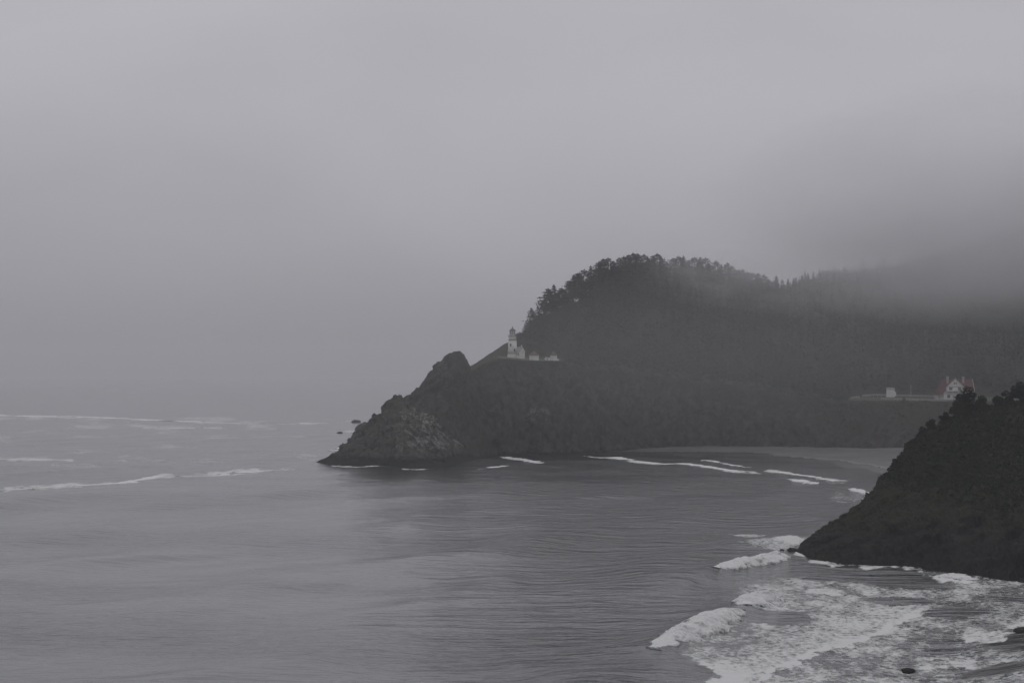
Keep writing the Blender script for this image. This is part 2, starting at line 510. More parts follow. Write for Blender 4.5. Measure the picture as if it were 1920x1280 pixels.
def build_ocean():
    rows = [1420 - 1.6 * i for i in range(40)]
    py = 1356.0
    while py > 860: rows.append(py); py -= 1.0
    while py > 735: rows.append(py); py -= 0.8
    while py > 713: rows.append(py); py -= 0.5
    Yr = CAMZ * F / (np.array(rows) - HOR)
    Yr = np.r_[[-9000, -3000, -900, -200, 60, 180], Yr, [22000, 26000]]
    cols = np.r_[[-60000, -20000, -8000, -3000, -1200, -500], np.arange(-160, 2084, 4.0), [2400, 3200, 5000, 10000, 22000, 60000]]
    u = (cols - 960) / F
    Yw = np.maximum(Yr, 240.0)
    X = u[None, :] * Yw[:, None]
    X = np.clip(X, -26000, 26000)
    Y = np.repeat(Yr[:, None], len(cols), 1)
    # camera-footprint coordinates of every vertex, for laying out the surf by where it lies on the sea
    px = 960 + X / np.maximum(Y, 200) * F
    pyv = HOR + CAMZ * F / np.maximum(Y, 200)
    Z = sea_height(X, Y)
    foam = np.zeros_like(X); calm = np.zeros_like(X)
    wob = fbm(np.stack([px.ravel() / 1.0, pyv.ravel() * 3.0, np.zeros(px.size)], 1), 34, 3, seed=21).reshape(px.shape)
    wob2 = fbm(np.stack([px.ravel() / 1.0, pyv.ravel() * 3.0, np.zeros(px.size)], 1), 13, 3, seed=25).reshape(px.shape)
    def blob(cx, cy, rx, ry, v, rot=0.0):
        nonlocal foam
        c, s = math.cos(rot), math.sin(rot)
        ax, ay = px - cx, pyv - cy
        e = np.sqrt(((ax * c + ay * s) / rx) ** 2 + ((-ax * s + ay * c) / ry) ** 2) + 0.38 * wob + 0.30 * wob2
        foam = np.maximum(foam, v * 0.86 * (1 - smooth01(e, 0.35, 1.15)))
    def edge(pts, above, below, v, patchy=False):
        """foam trailing behind a front: full at the front line, fading over `above` rows behind it, sharp ahead"""
        nonlocal foam
        q = np.array(pts, float)
        yy = np.interp(px, q[:, 0], q[:, 1]) + wob * 7 + wob2 * 5
        inx = smooth01(px, q[0, 0] - 10, q[0, 0] + 25) * (1 - smooth01(px, q[-1, 0] - 25, q[-1, 0] + 10))
        d = yy - pyv                       # positive: behind (farther)
        v2 = np.where(d > 0, 1 - smooth01(d, above * 0.35, above), 1 - smooth01(-d, 0, below))
        if patchy: v2 = v2 * (0.95 + 0.55 * wob2 + 0.4 * wob)
        foam = np.maximum(foam, v * v2 * inx)
    # broad surf zone, bounded by the breaking waves on its seaward side
    left = np.interp(pyv, [985, 1040, 1075, 1110, 1130, 1160, 1190, 1228, 1245, 1265, 1285, 1420], [1480, 1440, 1360, 1380, 1420, 1365, 1300, 1255, 1285, 1330, 1300, 1220]) + wob * 30
    zone = smooth01(px, left, left + 26) * smooth01(pyv, 1040, 1100) 
    foam = np.maximum(foam, zone * (0.46 - 0.05 * smooth01(px, 1600, 1800) + 0.24 * wob))  # foam cover lowered beside the bluff, imitating its shade and dark reflection
    inner = smooth01(px, 1250, 1300) * (1 - smooth01(px, 1700, 1790))
    front = np.interp(px, [1250, 1400, 1440, 1560, 1650, 1665, 1715, 1760, 1800], [1330, 1290, 1262, 1215, 1186, 1172, 1152, 1132, 1118]) + wob * 9 + wob2 * 8
    behind = front - pyv
    dense = inner * smooth01(behind, -2, 1) * (1 - smooth01(behind, 40, 105)) * zone
    foam = np.maximum(foam, dense * 0.58)
    rw = 13 + 14 * wob + 9 * wob2
    ribbon = inner * smooth01(behind, -3, 1) * (1 - smooth01(behind, rw * 0.4, np.maximum(rw, 4) + 10)) * zone
    foam = np.maximum(foam, ribbon * (0.82 + 0.25 * wob2))
    foam = np.maximum(foam, zone * smooth01(pyv, 1215, 1262) * (1 - smooth01(px, 1380, 1480)) * 0.80)
    # clear patches between
    def clear(cx, cy, rx, ry, v, cm=0.0):
        nonlocal foam, calm
        e = np.sqrt(((px - cx) / rx) ** 2 + ((pyv - cy) / ry) ** 2) + wob * 0.25
        k = 1 - smooth01(e, 0.7, 1.1)
        foam *= 1 - v * k; calm = np.maximum(calm, cm * k)
    clear(1450, 1162, 75, 12, 0.95)
    clear(1560, 1078, 130, 16, 0.75)
    clear(1700, 1090, 85, 14, 0.9, 0.5)
    clear(1690, 1125, 60, 8, 0.6)
    clear(1600, 1235, 90, 12, 0.25)
    clear(1780, 1146, 70, 8, 0.5)
    clear(1780, 1205, 60, 14, 0.35)
    clear(1905, 1205, 62, 30, 1.0, 0.9)
    clear(1875, 1262, 75, 14, 1.0, 0.8)
    clear(1255, 1262, 62, 22, 0.95)
    # swash fronts and wash
    edge([(1700, 1240), (1780, 1244), (1825, 1247), (1838, 1240), (1850, 1236)], 30, 3, 0.62, True)
    edge([(1790, 1190), (1850, 1204), (1880, 1205), (1886, 1197), (1900, 1190), (1912, 1180), (1930, 1167), (1990, 1150)], 44, 3, 0.62, True)
    edge([(1500, 1050), (1560, 1056), (1620, 1062), (1680, 1063), (1740, 1076)], 12, 4, 0.58, True)
    blob(1780, 1084, 48, 9, 1.0, 0.05); blob(1812, 1090, 16, 7, 1.05)
    blob(1850, 1098, 60, 7, 0.6)
    blob(1445, 1022, 70, 13, 0.62); blob(1480, 1017, 38, 8, 0.98); blob(1400, 1002, 40, 5, 0.66, 0.12)
    blob(1510, 1035, 26, 7, 0.95); blob(1430, 1050, 70, 7, 0.5, -0.2)
    blob(1540, 1112, 60, 10, 0.75); blob(1460, 1085, 90, 8, 0.48)
    blob(1392, 1142, 28, 5, 0.8)
    # inner cove swash lines and wash round the rocks
    def line(pts, half, v):
        nonlocal foam
        q = np.array(pts, float)
        yy = np.interp(px, q[:, 0], q[:, 1]) + wob2 * 1.2
        inx = smooth01(px, q[0, 0] - 4, q[0, 0] + 14) * (1 - smooth01(px, q[-1, 0] - 20, q[-1, 0] + 4))
        hf = half * np.clip(0.95 + 1.1 * wob, 0.3, 1.8)
        foam = np.maximum(foam, v * np.clip(0.9 + 0.7 * wob, 0.2, 1.15) * inx * (1 - smooth01(np.abs(pyv - yy), hf * 0.3, hf)))
    line([(930, 858), (985, 860), (1016, 868)], 2.2, 0.61)
    line([(890, 880), (925, 877), (948, 870)], 2.5, 0.6)
    line([(1148, 860), (1210, 866), (1282, 871)], 2.5, 0.58)
    line([(1290, 872), (1345, 876)], 2.0, 0.50)
    line([(1348, 879), (1430, 887)], 3.0, 0.65)
    line([(1480, 898), (1535, 908)], 3.0, 0.61)
    line([(1430, 882), (1510, 892), (1580, 902)], 3.2, 0.54)
    line([(1320, 866), (1405, 874)], 1.8, 0.5)
    line([(1605, 917), (1640, 925)], 4, 0.85)
    blob(1600, 930, 60, 14, 0.42); blob(1570, 905, 40, 8, 0.4)
    line([(640, 870), (700, 874), (735, 876)], 2.0, 0.50)
    blob(770, 877, 30, 2.5, 0.35)
    blob(612, 843, 26, 4, 0.45); blob(655, 808, 24, 2.5, 0.7); blob(660, 789, 20, 2, 0.6)
    # open sea breakers and streaks of old foam
    line([(0, 918), (70, 914), (130, 909), (230, 905), (300, 893), (400, 889), (480, 882), (560, 878)], 5.0, 0.62)
    line([(-40, 860), (60, 861), (150, 862)], 4.5, 0.55)
    line([(-60, 777), (60, 780), (200, 783), (300, 788), (400, 792), (490, 795)], 3.0, 0.6)
    line([(258, 801), (330, 802), (432, 802)], 3.0, 0.52); line([(500, 796), (560, 795), (640, 793)], 3.0, 0.55)
    far = (1 - smooth01(px, 560, 760)) * smooth01(pyv, 768, 785) * (1 - smooth01(pyv, 860, 905))
    st = fbm(np.stack([px.ravel() / 9.0, pyv.ravel(), np.zeros(px.size)], 1), 9, 3, seed=31).reshape(px.shape)
    foam = np.maximum(foam, far * np.clip(0.26 + 0.50 * st, 0, 0.55))
    foam = np.clip(foam, 0, 1.1)
    mid = smooth01(px, 700, 1000) * (1 - 0.3 * smooth01(px, 1450, 1700))
    chop = (0.42 + 0.78 * mid) * (1 - 0.85 * calm)
    chop = chop * (0.55 + 0.45 * smooth01(Y, -500, 300)) * (1 - 0.45 * smooth01(Y, 900, 2500))
    Z = np.where(foam > 0.3, Z + 0.10 * wob2, Z)
    Z[:6] = 0; Z[:, :4] = 0; Z[:, -4:] = 0
    nr, nc = X.shape
    idx = np.arange(nr * nc).reshape(nr, nc)
    faces = np.stack([idx[:-1, :-1].ravel(), idx[:-1, 1:].ravel(), idx[1:, 1:].ravel(), idx[1:, :-1].ravel()], 1)
    me = make_mesh('ocean', np.stack([X.ravel(), Y.ravel(), Z.ravel()], 1), faces, M['ocean'], True)
    for nm, arr in (('foam', foam), ('chop', chop), ('calm', calm)):
        at = me.attributes.new(nm, 'FLOAT', 'POINT'); at.data.foreach_set('value', arr.ravel().astype(np.float32))
    o = link('ocean', me)
    prop(o, 'grey Pacific swell under fog with foam streaks by the shore', 'sea', kind='structure')
    return o
ocean = build_ocean()

# ------------------------------------------------------------------ land by lofting rails from shore to ridge
def rail(pxs, keys):
    """keys: (px, py, Y) or (px, None, Y, z) -> points at pxs"""
    k = sorted(keys, key=lambda t: t[0])
    xs = np.array([t[0] for t in k], float)
    Ys = np.array([t[2] for t in k], float)
    Zs = np.array([t[3] if t[1] is None else CAMZ - (t[1] - HOR) / F * t[2] for t in k], float)
    Y = np.interp(pxs, xs, Ys); Zv = np.interp(pxs, xs, Zs)
    return np.stack([(pxs - 960) / F * Y, Y, Zv], 1)

def resample_rows(rails, rows_per):
    """Catmull-Rom between the rails; rows_per[k] rows between rail k and k+1"""
    R = np.array(rails); out_ = []; seg = []
    n = len(R)
    for k in range(n - 1):
        p0, p1, p2, p3 = R[max(k - 1, 0)], R[k], R[k + 1], R[min(k + 2, n - 1)]
        def lim(a, b): return np.where(a * b > 0, np.sign(a) * np.minimum(np.abs(a), np.abs(b)), 0.0) * 0.8
        m1, m2 = lim(p2 - p1, p1 - p0), lim(p3 - p2, p2 - p1)
        for i in range(rows_per[k]):
            t = i / rows_per[k]
            h = (2 * t**3 - 3 * t**2 + 1, t**3 - 2 * t**2 + t, -2 * t**3 + 3 * t**2, t**3 - t**2)
            out_.append(h[0] * p1 + h[1] * m1 + h[2] * p2 + h[3] * m2); seg.append(k + t)
    out_.append(R[-1]); seg.append(n - 1)
    return np.array(out_), np.array(seg)

def grid_normals(G):
    du = np.gradient(G, axis=1); dv = np.gradient(G, axis=0)
    n = np.cross(du, dv); l = np.linalg.norm(n, axis=2, keepdims=True)
    return n / np.maximum(l, 1e-6)

def loft(name, pxs, rails, rows_per, mat, disp, veg, pale=None):
    G, seg = resample_rows([rail(pxs, r) for r in rails], rows_per)
    nrm = grid_normals(G)
    if nrm[..., 2].mean() < 0: nrm = -nrm
    p = G.reshape(-1, 3)
    d = disp(p, np.repeat(seg[:, None], len(pxs), 1).ravel(), np.repeat(pxs[None, :], len(seg), 0).ravel())
    p = p + nrm.reshape(-1, 3) * d[:, None]
    G = p.reshape(G.shape)
    nr, nc = G.shape[:2]
    idx = np.arange(nr * nc).reshape(nr, nc)
    faces = np.stack([idx[:-1, :-1].ravel(), idx[:-1, 1:].ravel(), idx[1:, 1:].ravel(), idx[1:, :-1].ravel()], 1)
    me = make_mesh(name, p, faces, mat, True)
    pxg = np.repeat(pxs[None, :], nr, 0); sg = np.repeat(seg[:, None], nc, 1)
    for nm, fn in (('veg', veg), ('pale', pale)):
        if fn is None: continue
        at = me.attributes.new(nm, 'FLOAT', 'POINT')
        at.data.foreach_set('value', np.asarray(fn(G, sg, pxg), dtype=np.float32).ravel() + np.zeros(nr * nc, np.float32))
    o = link(name, me)
    return o, G, seg

def rocky(a, s1=26, s2=8, s3=2.6):
    def f(p, seg, px):
        w = p + 0.25 * s2 * np.stack([fbm(p, s2, 2, seed=k) for k in (61, 62, 63)], 1)
        w = w * np.array([1.0, 1.0, 0.7])
        r = 0.45 * facets(w, s1, 5) + 0.36 * facets(w, s2, 15) + 0.16 * facets(w, s3, 25) + 0.25 * fbm(p, s1, 4, seed=9, ridged=True) + 0.10 * fbm(p, s3 * 0.8, 3, seed=13)
        return a * r
    return f

# ---- main headland
HP = np.concatenate([np.linspace(762, 1200, 360), np.linspace(1202, 1960, 380), np.linspace(1970, 2300, 30)])
H_SHORE = [(762, None, 1500, 0), (850, None, 1505, 0), (900, None, 1515, 0), (950, None, 1526, 0), (1000, None, 1540, 0), (1060, None, 1556, 0), (1150, None, 1580, 0),
           (1250, None, 1600, 0), (1350, None, 1606, 0), (1450, None, 1598, 0), (1560, None, 1578, 0), (1660, None, 1556, 0), (1800, None, 1520, 0), (2000, None, 1480, 0), (2300, None, 1420, 0)]
H_EDGE = [(762, None, 1516, 3), (800, 800, 1524), (850, 730, 1530), (880, 697, 1540), (900, 683, 1542), (925, 673, 1544), (935, 671.5, 1545), (970, 675, 1546), (1000, 677, 1550), (1050, 677.5, 1556),
          (1100, 690, 1576), (1200, 700, 1600), (1300, 712, 1618), (1500, 742, 1615), (1590, 751, 1608), (1640, 751.5, 1604), (1800, 753.5, 1596), (1920, 756, 1590), (2300, 760, 1560)]
H_BACK = [(762, None, 1530, 2), (800, 796, 1540), (850, 724, 1548), (880, 694, 1554), (900, 680, 1560), (925, 668, 1570), (935, 667.5, 1574), (970, 668.5, 1577), (1000, 670, 1580), (1050, 671, 1586),
          (1100, 675, 1604), (1200, 682, 1640), (1300, 694, 1660), (1500, 728, 1660), (1590, 744, 1650), (1640, 745, 1646), (1800, 745, 1644), (1920, 745, 1640), (2300, 744, 1620)]
H_RIDGE = [(762, None, 1540, 0), (800, 792, 1552), (850, 720, 1560), (882, 691, 1572), (900, 677, 1580), (925, 662, 1592), (948, 645, 1602), (975, 632, 1612), (1000, 615, 1622), (1020, 599, 1630), (1050, 578, 1642),
           (1100, 561, 1662), (1130, 536, 1676), (1180, 522, 1700), (1250, 524, 1720), (1320, 532, 1740), (1400, 548, 1760), (1460, 560, 1780), (1520, 582, 1796), (1600, 602, 1810), (1800, 622, 1830), (2000, 632, 1850), (2300, 640, 1880)]
def shift(keys, dY, dz=None, z=None):
    r = []
    for t in keys:
        zz = t[3] if t[1] is None else CAMZ - (t[1] - HOR) / F * t[2]
        r.append((t[0], None, t[2] + dY, z if z is not None else zz + dz))
    return r
H_MID = []
for pxv in np.linspace(762, 2300, 40):
    a = rail(np.array([pxv]), H_BACK)[0]; b = rail(np.array([pxv]), H_RIDGE)[0]
    t = 0.5
    H_MID.append((pxv, None, a[1] * (1 - t) + b[1] * t, a[2] * (1 - t) + b[2] * t + 0.10 * (b[2] - a[2])))
rk = rocky(4.6, 26, 9, 3.4)
TERR_AMP = {}
def disp_head(p, seg, px):
    cliff = smooth01(seg, 0.3, 1.05) * (1 - smooth01(seg, 1.85, 2.0))
    slope = smooth01(seg, 3.15, 3.6)
    terr = ((px > 930) & (px < 1052)) | (px > 1585)
    d = rk(p, seg, px) * cliff + slope * (2.2 * fbm(p, 24, 4, seed=41) + 5.5 * fbm(p * np.array([1, 1, 0.4]), 52, 3, seed=43, ridged=True) * (1 - smooth01(seg, 4.4, 4.9)))
    cut = 1 - 0.0 * px
    flat = smooth01(seg, 1.9, 2.0) * (1 - smooth01(seg, 3.0, 3.2))
    d = d + flat * np.where(terr, 0.0, 1.0) * 1.0 * fbm(p, 14, 3, seed=44)
    # keep the west shoulder skyline clean
    return d * np.where((px < 960) & (seg > 2), 0.45, 1.0)
def veg_head(G, sg, px):
    v = 0.15 + 0.85 * smooth01(sg, 1.55, 2.05)
    # stretches of the sea cliff are grown over
    v = v + 0.25 * smooth01(px, 1050, 1200) * smooth01(sg, 1.15, 1.5)
    return np.clip(v, 0, 1)
def pale_head(G, sg, px):
    c = np.exp(-(((px - 1015) / 40) ** 2)) * np.exp(-(((G[..., 2] - 23) / 7) ** 2)) * 1.0
    return np.clip(c + 0.12 * (sg < 1.8), 0, 1)
headland, HG, HSEG = loft('headland', HP, [shift(H_SHORE, -14, z=-6), H_SHORE, H_EDGE, H_BACK, H_MID, H_RIDGE, shift(H_RIDGE, 120, dz=-22), shift(H_RIDGE, 420, z=-6)],
                          [4, 60, 12, 26, 26, 8, 10], M['headland'], disp_head, veg_head, pale_head)
prop(headland, 'dark wooded headland with sea cliffs below the lighthouse terrace', 'headland', kind='structure')

# ---- ridge behind, climbing into the cloud
RP = np.linspace(1380, 2500, 200)
R_SKY = [(1380, 640, 1990), (1430, 572, 2000), (1470, 541, 2010), (1500, 531, 2020), (1530, 525, 2025), (1570, 519, 2040), (1620, 513, 2060), (1700, 500, 2090), (1800, 470, 2130), (1920, 432, 2180), (2100, 400, 2240), (2500, 360, 2300)]
def disp_ridge(p, seg, px): return 3.5 * fbm(p, 40, 4, seed=51)
ridge, RG, RSEG = loft('ridge', RP, [shift(R_SKY, -200, z=5), shift(R_SKY, -100, dz=-34), R_SKY, shift(R_SKY, 250, dz=-30), shift(R_SKY, 800, z=-6)],
                       [20, 22, 10, 10], M['headland'], disp_ridge, lambda G, s, px: np.ones_like(s))
prop(ridge, 'wooded ridge climbing into low cloud behind the headland', 'ridge', kind='structure')

# ---- near headland
NP_ = np.concatenate([np.linspace(1494, 1960, 420), np.linspace(1970, 2400, 50)])
N_SHORE = [(1494, 1033, 235000 / 333), (1506, 1037, 235000 / 337), (1520, 1047, 235000 / 347), (1600, 1053, 235000 / 353), (1700, 1062, 235000 / 362), (1760, 1072, 235000 / 372), (1830, 1080, 235000 / 380), (1920, 1088, 235000 / 388), (2100, 1112, 235000 / 412), (2400, 1150, 235000 / 450)]
N_LOW = [(1494, 1031, 706), (1506, 1029, 702), (1520, 1036, 690), (1600, 1032, 678), (1700, 1035, 660), (1760, 1040, 644), (1830, 1045, 632), (1920, 1050, 620), (2100, 1065, 590), (2400, 1090, 540)]
N_SKY = [(1494, 1031, 709), (1499, 1022, 710), (1512, 1011, 713), (1525, 1003, 715), (1540, 998, 718), (1550, 990, 720), (1562, 984, 722), (1580, 973, 726), (1600, 958, 730), (1620, 942, 735), (1640, 920, 740), (1652, 898, 744), (1668, 880, 748), (1690, 860, 752), (1720, 832, 758), (1750, 814, 764),
         (1780, 796, 770), (1810, 780, 776), (1850, 770, 782), (1880, 762, 788), (1920, 750, 795), (2100, 690, 820), (2400, 620, 850)]
N_MID = []
for pxv in np.linspace(1494, 2400, 60):
    a = rail(np.array([pxv]), N_LOW)[0]; b = rail(np.array([pxv]), N_SKY)[0]
    N_MID.append((pxv, None, a[1] * 0.55 + b[1] * 0.45, a[2] * 0.5 + b[2] * 0.5))
rk2 = rocky(3.2, 11, 4.2, 1.5)
def disp_near(p, seg, px):
    c = smooth01(seg, 0.5, 1.15) * (1 - 0.35 * smooth01(seg, 2.0, 2.6)) * smooth01(px, 1490, 1525)
    return rk2(p, seg, px) * c * (0.45 + 0.55 * smooth01(px, 1500, 1600)) + 0.5 * fbm(p, 2.2, 3, seed=66) * smooth01(seg, 2.2, 3)
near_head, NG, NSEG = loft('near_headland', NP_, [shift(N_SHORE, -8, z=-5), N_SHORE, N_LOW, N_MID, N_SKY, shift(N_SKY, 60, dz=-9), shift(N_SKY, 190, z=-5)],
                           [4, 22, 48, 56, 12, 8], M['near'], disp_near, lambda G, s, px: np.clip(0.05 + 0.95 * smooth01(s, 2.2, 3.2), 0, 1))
near_head.name = 'bluff'
prop(near_head, 'near dark bluff of rock and scrub falling into the surf', 'bluff', kind='structure')

# ---- beach of the cove
BP = np.linspace(1085, 2300, 120)
B_BACK = shift(H_SHORE, 26, z=4.2)
B_WATER = [(1085, None, 1568, 0), (1150, 849.5, 235000 / 149.5), (1200, 850.5, 235000 / 150.5), (1300, 853.5, 235000 / 153.5), (1400, 857, 235000 / 157), (1500, 863, 235000 / 163), (1580, 873, 235000 / 173), (1640, 888, 235000 / 188), (1700, 912, 235000 / 212), (1800, 950, 235000 / 250), (2300, 1000, 235000 / 300)]
beach, BG, BSEG = loft('beach', BP, [[(k[0], None, (k[2]) * 0.93, -2.5) if k[1] is None else (k[0], None, k[2] * 0.93, -2.5) for k in B_WATER],
                                     [(k[0], None, k[2], 0.0) for k in B_WATER], B_BACK], [6, 30], M['sand'],
                       lambda p, s, px: 0.7 * fbm(p, 55, 3, seed=71) * smooth01(s, 0.9, 1.2) + 2.2 * fbm(p, 38, 4, seed=73) * smooth01(s, 1.4, 1.9), None)
prop(beach, 'pale sand beach curving along the cove', 'beach', kind='structure')

# ---- the rocks at the tip: pinnacle and low crag
PP = np.linspace(700, 934, 170)
PK_SKY = [(700, 822, 1490), (720, 790, 1490), (740, 766, 1490), (763, 747, 1492), (775, 738, 1493), (785, 727, 1494), (800, 707, 1496), (815, 691, 1497), (828, 675, 1498), (838, 665, 1499), (848, 660, 1500), (862, 661, 1501), (870, 668, 1502), (877, 680, 1502), (881, 692, 1503), (886, 712, 1504), (893, 740, 1505), (905, 775, 1508), (920, 815, 1510), (934, 853, 1512)]
PK_SHORE = [(700, None, 1440, 0), (800, None, 1430, 0), (860, None, 1446, 0), (900, None, 1470, 0), (934, None, 1506, 0)]
PK_MID = []
for pxv in np.linspace(700, 934, 30):
    a = rail(np.array([pxv]), PK_SHORE)[0]; b = rail(np.array([pxv]), PK_SKY)[0]
    PK_MID.append((pxv, None, a[1] * 0.5 + b[1] * 0.5, a[2] * 0.48 + b[2] * 0.52))
def crag_disp(amp, base):
    rr = rocky(amp, 13, 5.5, 2.2)
    def f(p, seg, px):
        h = smooth01(p[:, 2], 0.0, 6.0)
        return rr(p, seg, px) * h
    return f
pinn, _, _ = loft('pinnacle_rock', PP, [shift(PK_SHORE, -8, z=-5), PK_SHORE, PK_MID, PK_SKY, shift(PK_SKY, 28, dz=-12), shift(PK_SKY, 60, z=-5)],
                  [3, 34, 34, 8, 10], M['headland'], crag_disp(2.2, 0), lambda G, s, px: 0.22 + 0.35 * smooth01(px, 830, 890) + 0.0 * s,
                  lambda G, s, px: np.clip(0.6 * np.exp(-(((px - 832) / 24) ** 2)) * smooth01(G[..., 2], 22, 45) + 0.15, 0, 1))
prop(pinn, 'tall grey pinnacle of rock between the low crag and the lighthouse slope', 'rock')
TP = np.linspace(588, 912, 260)
TR_SKY = [(588, 868.8, 1392), (600, 862, 1394), (620, 850.5, 1400), (640, 840, 1404), (655, 828, 1408), (668, 815, 1411), (690, 797, 1415), (705, 785, 1418), (716, 777, 1420), (720, 764, 1421), (728, 754, 1422), (740, 749, 1424), (752, 748.5, 1425), (765, 752, 1426), (780, 766, 1428), (800, 780, 1430), (830, 806, 1436), (860, 838, 1446), (890, 856, 1458), (912, 861, 1466)]
TR_SHORE = [(588, 869.3, 1389), (620, 871, 1374), (700, 874.5, 1347), (770, 877, 1328), (830, 875, 1343), (870, 867, 1407), (912, 861.5, 1455)]
TR_MID = []
for pxv in np.linspace(588, 912, 40):
    a = rail(np.array([pxv]), TR_SHORE)[0]; b = rail(np.array([pxv]), TR_SKY)[0]
    TR_MID.append((pxv, None, a[1] * 0.55 + b[1] * 0.45, a[2] * 0.42 + b[2] * 0.58))
crag, _, _ = loft('low_crag', TP, [shift(TR_SHORE, -8, z=-5), [(k[0], None, k[2], 0) for k in TR_SHORE], TR_MID, TR_SKY, shift(TR_SKY, 25, dz=-10), shift(TR_SKY, 60, z=-5)],
                  [3, 36, 36, 8, 8], M['crag'], crag_disp(3.2, 0), lambda G, s, px: 0.30 + 0.22 * smooth01(G[..., 2], 12, 24),
                  lambda G, s, px: np.clip((0.62 + 0.45 * smooth01(px, 700, 800)) * smooth01(G[..., 2], 4.5, 9) * (1 - 0.35 * smooth01(G[..., 2], 26, 34)), 0, 1))
prop(crag, 'low sea crag streaked with pale lichen at the tip of the headland', 'rock')

def boulder(name, px, py, w, h, d, seed, label, dz=0.0):
    c = sea_at(px, py)
    rr = np.random.default_rng(seed)
    import bmesh
    bm = bmesh.new(); bmesh.ops.create_icosphere(bm, subdivisions=3, radius=1.0)
    v = np.array([q.co[:] for q in bm.verts]); fc = [tuple(q.index for q in f.verts) for f in bm.faces]; bm.free()
    n = 1 + 0.38 * fbm(v * 3 + seed, 2.2, 4, seed=seed, ridged=True)
    v = v * n[:, None] * np.array([w / 2, d / 2, h]) 
    o = link(name, make_mesh(name, v, fc, M['boulder'], False))
    o.location = (float(c[0]), float(c[1]), dz)
    return prop(o, label, 'rock')
boulder('sea_rock', 1702, 1257, 2.0, 0.42, 1.6, 3, 'small dark rock awash in the surf near the bottom edge')
boulder('sea_rock', 1485, 1032, 2.6, 0.75, 2.2, 5, 'jagged dark rock in white water at the bluff foot')
boulder('sea_rock', 1466, 1032, 1.1, 0.5, 1.2, 6, 'small outermost rock off the bluff foot')
boulder('sea_rock', 1918, 1186, 3.4, 0.9, 4.0, 21, 'dark wet rock at the very edge of the picture in the swash')
boulder('sea_rock', 668, 792, 9.0, 2.4, 9.0, 8, 'low dark rock in the sea behind the crag, farther of two')
boulder('sea_rock', 637, 812, 4.0, 1.2, 4.0, 11, 'small wave-washed rock off the crag, outermost of two')
boulder('reef_rock', 688, 806, 18.0, 5.5, 12.0, 14, 'long dark reef of rock against the seaward side of the crag')

